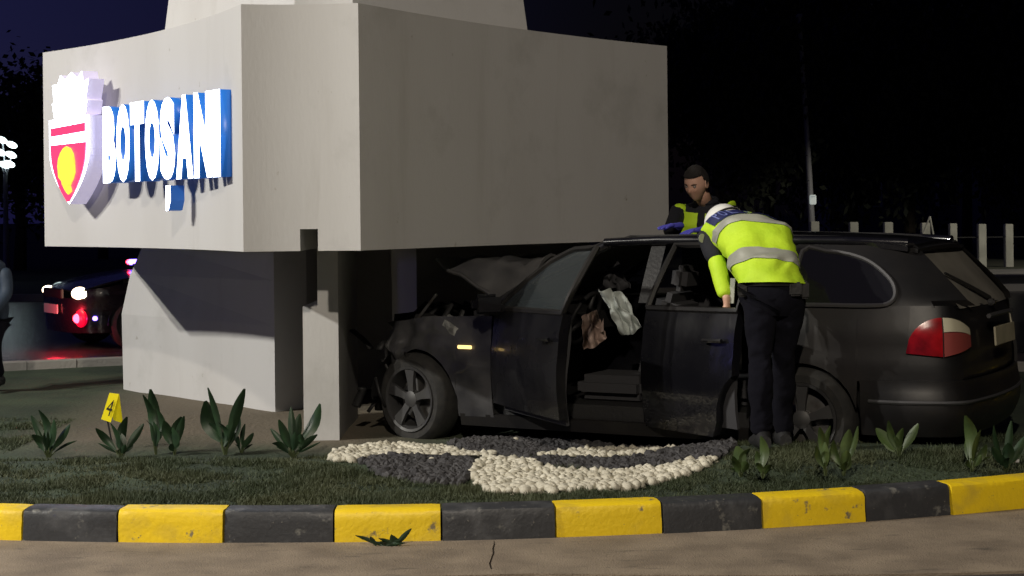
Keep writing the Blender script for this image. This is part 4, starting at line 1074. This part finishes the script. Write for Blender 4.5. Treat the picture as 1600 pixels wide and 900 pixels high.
# ------------------------------------------------------------------ evidence marker
mp = onz(168, 690, .13); mp = Vector((mp.x, mp.y, .13))
q1 = at(171, 614, mp.y); q2 = at(186, 616, mp.y); q3 = at(173, 660, mp.y); q4 = at(158, 655, mp.y)
mr = empty('evidence_marker', mp); tag(mr, 'tilted yellow evidence marker with a black number 4 standing in the plants', 'evidence marker')
dn = Vector((.15, -.95, .25)); bk = Vector((.05, .13, -.0))
mk('front_panel', [q4, q3, q2, q1], [(0, 1, 2, 3)], M['marker'], mr, world=True, thick=.004)
mk('back_panel', [q1+Vector((0, .008, 0)), q2+Vector((0, .008, 0)), q3+Vector((.05, .13, -.02)), q4+Vector((.05, .13, -.02))], [(0, 1, 2, 3)], M['marker'], mr, world=True, thick=.004)
bm = flat_letter('4', lambda u, v: (q4*(1-(.2+.6*u))+q3*(.2+.6*u))*(1-(.2+.58*v))+(q1*(1-(.2+.6*u))+q2*(.2+.6*u))*(.2+.58*v)+Vector((0, -.006, 0)), 0)
bm_obj('number', bm, M['ink'], mr, world=True)
tube('stake', [mp+Vector((.02, .04, -.02)), (q3+q4)/2+Vector((.0, .02, .03))], .006, M['plastic'], mr, 6, world=True)

# ------------------------------------------------------------------ leafy plants
def leafm(base, tip, w, bend, mt, par, nrm=None, n=7):
    base, tip = Vector(base), Vector(tip); d = tip-base; L = d.length
    side = d.cross(Vector((0, 1, 0)) if nrm is None else nrm).normalized()
    if side.length < .1: side = Vector((1, 0, 0))
    back_ = side.cross(d).normalized()
    V = []
    for i in range(n+1):
        f = i/n; c = base+d*f+back_*bend*math.sin(PI*f)*L
        ww = w*(math.sin(PI*min(1, f*.92+.04))**.8)*(1-.15*f)
        for s in (-1, -.5, 0, .5, 1): V.append(c+side*ww*s+back_*abs(s)*ww*.35)
    Fc = [(i*5+j, i*5+j+1, (i+1)*5+j+1, (i+1)*5+j) for i in range(n) for j in range(4)]
    return mk('leaf', V, Fc, mt, par, smooth=True, world=True)
plants = [  # px base x, y, scale(px height), list of leaves (dx,dy tip px, width px), mat, label
 (75, 712, [(-28, -62, 9), (-12, -72, 9), (14, -58, 10), (38, -50, 8), (5, -40, 12), (-20, -35, 9)], 'leaf', 'leftmost dark leafy clump in the lawn, left of the evidence marker'),
 (190, 712, [(-36, -45, 8), (-14, -52, 9), (8, -60, 11), (32, -48, 8), (-4, -35, 12)], 'leaf', 'dark spreading leafy plant directly below the yellow evidence marker'),
 (244, 708, [(-8, -100, 13), (-18, -92, 8), (2, -70, 10), (-3, -50, 11)], 'leaf', 'slim tall dark plant before the left end of the white support wall'),
 (273, 708, [(-14, -52, 11), (8, -55, 12), (16, -58, 8), (-2, -40, 13)], 'leaf', 'short broad dark plant right of the slim tall one'),
 (352, 708, [(-30, -82, 19), (-24, -104, 7), (34, -102, 12), (20, -58, 9), (5, -45, 10), (-8, -50, 10)], 'leaf', 'large plant with long pointed leaves before the white support wall'),
 (377, 706, [(20, -30, 6), (-12, -36, 7), (4, -42, 6), (12, -20, 5)], 'leaf', 'small spiky plant just right of the large pointed one'),
 (458, 712, [(42, -80, 13), (-20, -58, 9), (-36, -42, 7), (10, -64, 11), (38, -32, 8), (-30, -22, 7), (-4, -75, 8), (14, -35, 10)], 'leaf', 'bushy green plant at the foot of the narrow white fin'),
 (1158, 742, [(-6, -45, 15), (14, -42, 10), (-14, -25, 9), (8, -22, 10)], 'leaf2', 'bright yellow green seedling left of the bending officer\'s boots'),
 (1192, 744, [(-2, -62, 11), (14, -40, 9), (-8, -38, 8), (10, -20, 7)], 'leaf2', 'upright pale green plant in front of the officer\'s boots'),
 (1290, 740, [(-12, -75, 9), (-2, -50, 9), (12, -72, 8), (-16, -45, 7)], 'leaf2', 'grey green plant below the rear wheel, left of a pair'),
 (1318, 740, [(8, -70, 13), (-14, -52, 9), (20, -76, 6), (4, -38, 11)], 'leaf2', 'grey green plant below the rear wheel, right of a pair'),
 (1405, 712, [(-34, -42, 12), (30, -50, 9), (-18, -56, 8), (8, -42, 9), (-6, -30, 9)], 'leaf2', 'pale curled plant under the middle of the rear bumper'),
 (1518, 734, [(-12, -86, 14), (12, -64, 10), (-4, -50, 11), (22, -40, 8)], 'leaf2', 'tall pale leaved plant under the number plate end of the car'),
 (1572, 736, [(-14, -70, 9), (10, -78, 8), (26, -56, 9), (-26, -40, 9), (0, -46, 12)], 'leaf', 'dark bushy plant at the right edge of the lawn'),
]
for (bx_, by_, lv_, mt_, lab) in plants:
    zg_ = .14; b0 = onz(bx_, by_, zg_); zg_ = gz(b0.x, b0.y); b0 = onz(bx_, by_, zg_)
    rt = empty('leafy_plant', b0); tag(rt, lab, 'plant', 'leafy plants set in the lawn')
    D = b0.y; sc_ = D/F
    lv_ = lv_+[(dx_*rng.uniform(.3, 1.1)+rng.randn()*7, dy_*rng.uniform(.3, .7), w_*rng.uniform(.35, .7)) for dx_, dy_, w_ in lv_]
    for i, (dx_, dy_, w_) in enumerate(lv_):
        dep = (rng.rand()-.5)*.14
        stemp = b0+Vector((dx_*sc_*.22, dep*.3, -dy_*sc_*.22))
        tip = b0+Vector((dx_*sc_, dep, -dy_*sc_))
        leafm(stemp-Vector((0, 0, .0)), tip, w_*sc_*.82, -.05+.28*rng.rand(), M[mt_], rt, nrm=Vector((rng.rand()*1.8-.9, 1, .25+.5*rng.rand())))
        tube('stalk', [b0+Vector((dx_*sc_*.05, 0, -.01)), stemp], [.006, .004], M['stem'], rt, 5, world=True)
# weed growing at the kerb foot

wb = onz(608, 852, .012); wb.y -= .02
rt = empty('kerb_weed', wb); tag(rt, 'small weed growing from the gutter against a yellow kerb block', 'weed')
for i in range(13):
    a = rng.rand()*6.28; L = .035+.05*rng.rand()
    leafm(wb+Vector((rng.randn()*.035, 0, .0)), wb+Vector((math.cos(a)*L*1.3+rng.randn()*.03, -abs(math.sin(a))*L*.4, .015+.045*rng.rand())), .011, .1, M['leaf'], rt, n=4)
leafm(wb+Vector((.03, 0, 0)), wb+Vector((.11, -.01, .085)), .014, .1, M['leaf'], rt, n=4)
# litter by the plants at right
lb_ = onz(1578, 724, .19)
bm = bmesh.new(); tubem(bm, [lb_+Vector((-.06, 0, .01)), lb_+Vector((-.02, .01, .02)), lb_+Vector((.05, 0, .012))], [.013, .015, .012], 8)
tag(bm_obj('litter', bm, M['white'], None, smooth=True), 'small white scrap of litter on the lawn at the right edge', 'litter')

# ------------------------------------------------------------------ stone beds
def inpoly(x, y, P):
    r = False; j = len(P)-1
    for i in range(len(P)):
        if (P[i][1] > y) != (P[j][1] > y) and x < (P[j][0]-P[i][0])*(y-P[i][1])/(P[j][1]-P[i][1])+P[i][0]: r = not r
        j = i
    return r
def dens(P, k=3):
    return [tuple(p) for p in catmull([Vector(q) for q in P], k)]
peb = []
for k in range(8):
    bm = bmesh.new(); bmesh.ops.create_icosphere(bm, subdivisions=2, radius=1)
    for v in bm.verts: v.co += v.co*(.30*noise.noise(v.co*1.1+Vector((k*5, 0, 0)))); v.co.z *= .72
    me = bpy.data.meshes.new('pebble'); bm.to_mesh(me); bm.free(); me.materials.append(M['pebble'])
    me.polygons.foreach_set('use_smooth', [True]*len(me.polygons)); peb.append(me)
def pts_in(polypx, spacing, z=.135):
    W_ = [onz(x, y, z) for x, y in polypx]; P = [(w.x, w.y) for w in W_]
    xs = [p[0] for p in P]; ys = [p[1] for p in P]; out = []
    y = min(ys); row = 0
    while y < max(ys):
        x = min(xs)+(row % 2)*spacing/2
        while x < max(xs):
            a, c = x+rng.randn()*spacing*.18, y+rng.randn()*spacing*.18
            if inpoly(a, c, P): out.append((a, c))
            x += spacing
        y += spacing*.85; row += 1
    return out, P
front = [(735, 735), (742, 722), (762, 716), (800, 716), (830, 722), (858, 734), (930, 738), (1000, 738), (1060, 735), (1100, 731), (1122, 734), (1095, 747), (1040, 756), (980, 764), (900, 770), (820, 772), (760, 768), (742, 755)]
left_ = [(515, 708), (522, 697), (560, 689), (620, 684), (690, 688), (740, 698), (776, 706), (774, 712), (720, 713), (650, 712), (590, 713), (545, 722), (522, 720)]
right_ = [(834, 717), (858, 710), (880, 698), (920, 693), (980, 694), (1040, 694), (1086, 695), (1060, 706), (1010, 714), (950, 717), (880, 718)]
beds = [(front, 'pale pebble swoosh nearest the kerb, with a broad left end', 170), (left_, 'pale pebble swoosh before the front wheel of the crashed car', 75), (right_, 'pale pebble swoosh behind the nearest one, below the open doors', 50)]
def blob_bm(bm, c, r, k):
    r3 = [r*(.75+.6*rng.rand()) for _ in range(3)]
    Mx = Matrix.Translation(c) @ Matrix.Rotation(rng.rand()*6, 4, 'Z') @ Matrix.Rotation(rng.rand()*.8-.4, 4, 'X') @ Matrix.Diagonal((r3[0], r3[1], r3[2]*.8, 1))
    g = bmesh.ops.create_icosphere(bm, subdivisions=1, radius=1)
    for v in g['verts']: v.co += v.co*.35*noise.noise(v.co*1.3+Vector((k*3.1, 0, 0))); v.co = Mx @ v.co
for poly, lab, nmax in beds:
    P, wp_ = pts_in(poly, .040)
    c = Vector((sum(p[0] for p in P)/len(P), sum(p[1] for p in P)/len(P), 0))
    rt = empty('pebble_bed', (c.x, c.y, gz(c.x, c.y))); tag(rt, lab, 'pebble bed', 'pale pebble beds')
    P.sort(key=lambda p: p[1]); bm = bmesh.new(); rest = 0
    step = max(1, len(P)//(nmax*2))
    for i, (x, y) in enumerate(P):
        edge = 1
        z = gz(x, y)+.012+.012*rng.rand(); r = .015+.019*rng.rand()
        if i < nmax:
            o = bpy.data.objects.new('pebble', peb[i % 8]); COL.objects.link(o); o.parent = rt
            o.location = Vector((x, y, z+.004))-Vector(rt.location); o.rotation_euler = (rng.rand()*.7, rng.rand()*.7, rng.rand()*6.3)
            o.scale = (r*(1+.3*rng.rand()), r*(.85+.3*rng.rand()), r*(.85+.4*rng.rand()))
        else: blob_bm(bm, Vector((x, y, z)), r, i % 17)
    for (x, y) in P[::3]:   # lower layer
        blob_bm(bm, Vector((x+.013, y+.01, gz(x, y)+.002)), .018, rest % 13); rest += 1
    o = bm_obj('pebbles', bm, M['pebble'], rt, smooth=True, world=True); o['kind'] = 'stuff'
darks = [[(560, 722), (600, 715), (700, 716), (742, 720), (735, 745), (720, 758), (660, 756), (600, 746)], [(780, 712), (832, 718), (900, 722), (1000, 720), (1060, 710), (1140, 700), (1150, 716), (1130, 735), (1060, 733), (960, 736), (860, 732), (830, 720)], [(700, 684), (760, 676), (900, 680), (960, 688), (880, 696), (860, 708), (830, 716), (778, 712), (745, 697)], [(960, 690), (1100, 692), (1150, 700), (1090, 698)]]
bm = bmesh.new(); k = 0
for poly in darks:
    P, _ = pts_in(poly, .036, .13)
    for (x, y) in P: k += 1; blob_bm(bm, Vector((x, y, gz(x, y)+.008+.015*rng.rand())), .022+.010*rng.rand(), k % 17)
o = bm_obj('dark_gravel', bm, M['dark_stone'], None, smooth=False); o['kind'] = 'stuff'
# plastic edging between the beds
for pts, lab in ([[(590, 715), (650, 713), (720, 714), (776, 712), (830, 716), (890, 719), (960, 720), (1020, 717), (1080, 705)], 'thin black plastic edging between the pebble beds'],):
    W_ = [onz(x, y, .135) for x, y in pts]; W_ = [Vector((w.x, w.y, gz(w.x, w.y)+.006)) for w in catmull(W_, 5)]
    bm = bmesh.new(); 
    for a, c_ in zip(W_, W_[1:]):
        vs = [bm.verts.new(a+Vector((0, 0, -.02))), bm.verts.new(c_+Vector((0, 0, -.02))), bm.verts.new(c_+Vector((0, 0, .022))), bm.verts.new(a+Vector((0, 0, .022)))]
        bm.faces.new(vs)
    bmesh.ops.remove_doubles(bm, verts=bm.verts[:], dist=1e-5); bmesh.ops.solidify(bm, geom=bm.faces[:], thickness=.006)
    tag(bm_obj('bed_edging', bm, M['edging']), lab, 'edging')
# a few stray pebbles and a leaf on the stones
for i, (x, y, lb) in enumerate([(675, 718, 'stray white pebble on the dark gravel left of the pebble swoosh tip'), (757, 735, ''), (806, 676, 'stray pale pebble on the dark gravel under the sill')]):
    if not lb: continue
    w = onz(x, y, .15); o = bpy.data.objects.new('pebble_stray', peb[i]); COL.objects.link(o); o.location = (w.x, w.y, gz(w.x, w.y)+.03); o.scale = (.02, .016, .02)
    tag(o, lb, 'pebble')

# ------------------------------------------------------------------ lawn blades
def lawn():
    n = 150000; V = []; Fc = []
    allp = [[(onz(x, y, .135).x, onz(x, y, .135).y) for x, y in p] for p in [front, left_, right_]+darks]
    bb = [(min(q[0] for q in p), max(q[0] for q in p), min(q[1] for q in p), max(q[1] for q in p)) for p in allp]
    cnt = 0
    while cnt < n:
        x = -4.8+9.2*rng.rand(); y = 8.1+4.6*rng.rand()**1.7
        e = ((x-EC[0])/(EA-.15))**2+((y-EC[1])/(EB-.15))**2
        if e > 1: continue
        if y > 10.4 and (x > -3.3): continue
        skip = False
        for p, b_ in zip(allp, bb):
            if b_[0] < x < b_[1] and b_[2] < y < b_[3] and inpoly(x, y, p): skip = True; break
        if skip: continue
        dn_ = noise.noise(Vector((x*2.2, y*2.6, 0)))+.5*noise.noise(Vector((x*7, y*7, 3)))
        if dn_ < -.16 and rng.rand() < .8: continue
        if y > 9.55 and dn_ < .0 and rng.rand() < .7: continue
        cnt += 1
        h = (.010+.022*rng.rand()**1.5)*(1+1.4*max(0, dn_)); a = rng.rand()*6.28; w = .0028+.002*rng.rand(); z = gz(x, y)-.003
        lx, ly = rng.randn()*.016, rng.randn()*.016; dx_, dy_ = math.cos(a)*w, math.sin(a)*w
        i = len(V); V += [(x-dx_, y-dy_, z), (x+dx_, y+dy_, z), (x+lx, y+ly, z+h)]; Fc.append((i, i+1, i+2))
    me = bpy.data.meshes.new('grass'); me.from_pydata(V, [], Fc); me.materials.append(M['grass'])
    o = link('grass', me); o['kind'] = 'stuff'
lawn()

# ------------------------------------------------------------------ background at right: concrete fence, pole, trees, house
fen = empty('concrete_fence', (at(1400, 440, 42).x, 42, .13)); tag(fen, 'dark fence with pale square concrete posts across the road at right', 'fence')
for i, (px_, wpx, top) in enumerate([(1273, 13, 346), (1334, 13, 347), (1388, 13, 347), (1446, 13, 348), (1489, 11, 349), (1534, 12, 350), (1576, 12, 350)]):
    p = at(px_, 400, 42); zt_2 = at(px_, top, 42).z
    box('fence_post', (p.x, 42, (zt_2+.13)/2), (wpx/F*42, .2, zt_2-.13), M['post'], fen, bevel=.01, world=True)
pa = at(1534, 440, 42); pb = at(1576, 434, 42)
box('bottom_rail', ((pa.x+pb.x)/2, 42, at(1555, 436, 42).z), (pb.x-pa.x-.2, .16, .16), M['post'], fen, bevel=.01, world=True)
box('top_wire', ((at(1273, 350, 42).x+at(1700, 350, 42).x)/2, 42.02, at(1400, 372, 42).z), (at(1700, 350, 42).x-at(1240, 350, 42).x, .03, .03), M['plastic'], fen, world=True)
V, Fc = grid(lambda u, v: (4+14*u, 36+4.5*v, .138), 4, 2)
tag(mk('pavement', V, Fc, mat('pavement', (.14, .13, .125), .85, col2=(.1, .1, .1), nscale=2, bump=.3), None), kind='structure')
pt_, pb_ = at(1249, 28, 45), at(1268, 372, 45); g0 = Vector((pb_.x+.06, 45, .13))
pl = empty('lamp_pole', g0); tag(pl, 'tall thin unlit pole with a small white box, behind the bending officer', 'pole')
tube('shaft', [g0, (pb_+pt_)/2+Vector((.03, 0, 0)), pt_], [.10, .075, .05], M['pole'], pl, 10, world=True)
box('pole_head', pt_+Vector((0, 0, .05)), (.14, .3, .10), M['pole'], pl, bevel=.02, world=True)
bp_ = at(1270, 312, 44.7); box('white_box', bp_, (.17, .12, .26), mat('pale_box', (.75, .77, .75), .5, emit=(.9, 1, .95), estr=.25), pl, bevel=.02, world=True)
# thin A shaped stand with a small white tag
af = empty('folding_stand', (at(1452, 383, 39).x, 39, .13)); tag(af, 'thin pale A shaped folding stand with a small white tag beyond the car roof', 'stand')
s1, s2, s3 = at(1453, 338, 39), at(1436, 381, 39), at(1461, 382, 39)
dwn = lambda p, q: p+(q-p)*((.13-p.z)/(q.z-p.z))
tube('leg', [s1, dwn(s1, s2)], .022, M['post'], af, 6, world=True); tube('leg', [s1, dwn(s1, s3)], .022, M['post'], af, 6, world=True)
box('white_tag', at(1446, 378, 38.95), (.12, .02, .14), M['white'], af, world=True)
# trees
def leafcloud(name, r, n, seed, sz=.16):
    rs = np.random.RandomState(seed); V = []; Fc = []
    cl = rs.randn(26, 3); cl /= np.linalg.norm(cl, axis=1)[:, None]; cl *= (rs.rand(26, 1)**.5)*np.array(r)*.8
    for i in range(n):
        c = cl[rs.randint(26)]+rs.randn(3)*np.array(r)*.19
        a, b_ = rs.randn(3), rs.randn(3); a /= np.linalg.norm(a); b_ -= a*a.dot(b_); b_ /= np.linalg.norm(b_); s = sz*(.6+.8*rs.rand())
        k = len(V); V += [tuple(c-a*s), tuple(c+b_*s*.5), tuple(c+a*s), tuple(c-b_*s*.5)]; Fc.append((k, k+1, k+2, k+3))
    me = bpy.data.meshes.new(name); me.from_pydata(V, [], Fc); me.materials.append(M['crown']); return me
crowns = [leafcloud('crown', (2.4, 2.4, 2.2), 9000, 3, .09), leafcloud('crown', (3.0, 2.6, 2.6), 10000, 11, .09), leafcloud('crown', (2.0, 2.0, 2.8), 8500, 23, .09)]
tr = [(1120, 46, 6.2, 0, 'dark bushy tree behind the standing officer'), (1200, 55, 7.4, 1, 'dark tree just left of the thin pole'), (1330, 52, 7.6, 2, 'dark narrow tree right of the thin pole'), (1420, 50, 6.6, 0, 'dark tree rising behind the middle of the pale fence posts'), (1510, 58, 8.2, 1, 'broad dark tree behind the rightmost pale posts'), (1605, 50, 7.4, 2, 'dark tree cut off by the right edge of the picture'), (30, 48, 4.2, 1, 'dark tree at the left edge above the headlights'), (160, 60, 4.8, 0, 'dark tree behind the police car')]
for px_, D, h, k, lab in tr:
    p = at(px_, 330, D); rt = empty('broadleaf_tree', (p.x, D, .13)); tag(rt, lab, 'tree', 'dark trees beyond the far road')
    bm = bmesh.new(); tubem(bm, [(0, 0, 0), (.05, 0, h*.3), (-.06, .05, h*.7), (0, 0, h)], [.2, .16, .12, .06], 8)
    for a in range(5): tubem(bm, [(0, 0, h*.5), (math.cos(a*1.26)*.7, math.sin(a*1.26)*.7, h*.8), (math.cos(a*1.26)*1.3, math.sin(a*1.26)*1.3, h*1.05)], [.07, .05, .02], 6)
    bm_obj('trunk', bm, M['trunk'], rt, smooth=True)
    o = bpy.data.objects.new('crown', crowns[k]); COL.objects.link(o); o.parent = rt; o.location = (0, 0, h*.62+.9); o.rotation_euler = (0, 0, px_); o.scale = (1.25, 1.25, h*.26)
# faint house gable at the far right and another behind the trees
for (px_, py_, D, w_, h_, lab) in [(1588, 240, 70, 3.0, 5.6, 'faint pale house wall at the right edge between the trees'), (1420, 290, 74, 7.0, 3.6, 'faint low house behind the trees above the fence')]:
    p = at(px_, py_, D); hs_ = empty('house', (p.x, D, .13)); tag(hs_, lab, 'house', 'houses beyond the fence')
    box('wall', (0, 2, h_/2), (w_, 4, h_), M['wall'], hs_)
    mk('roof', [(-w_/2-.3, -.3, h_), (w_/2+.3, -.3, h_), (w_/2+.3, 4.3, h_), (-w_/2-.3, 4.3, h_), (-w_/2-.3, 2, h_+1.4), (w_/2+.3, 2, h_+1.4)], [(0, 1, 5, 4), (2, 3, 4, 5), (0, 4, 3), (1, 2, 5), (0, 3, 2, 1)], M['trunk'], hs_)
    for wx in (-.28, .28):
        f_ = box('window', (wx*w_, -.02, h_*.6), (w_*.22, .08, 1.1), M['post'], hs_); box('pane', (wx*w_, -.07, h_*.6), (w_*.18, .03, .95), M['glass'], f_)
# cluster lamp at the left edge
cp_ = at(8, 238, 40); lp = empty('globe_lamp', (cp_.x, 40, .13)); tag(lp, 'lit cold white cluster lamp cut off by the left edge of the picture', 'street lamp')
tube('pole', [(0, 0, 0), (0, 0, cp_.z-.6)], [.08, .05], M['pole'], lp, 8)
for dx_, dz_ in ((-.08, .30), (.16, .18), (-.12, 0), (.14, -.06), (-.02, -.3), (.10, -.28), (-.3, .14), (-.3, -.15)):
    bm = bmesh.new(); bmesh.ops.create_uvsphere(bm, u_segments=14, v_segments=8, radius=1, matrix=Matrix.Translation((dx_, 0, cp_.z-.13+dz_)) @ Matrix.Rotation(.4, 4, 'Y') @ Matrix.Diagonal((.14, .1, .075, 1)))
    bm_obj('globe', bm, M['whiteglow'], lp, smooth=True)
bm = bmesh.new()
for dx_, dz_ in ((-.08, .30), (.14, -.06), (-.02, -.3), (-.3, .14)): tubem(bm, [(0, .06, cp_.z-.75), (dx_, .06, cp_.z-.13+dz_)], .02, 5)
bm_obj('lamp_arms', bm, M['pole'], lp, smooth=True)
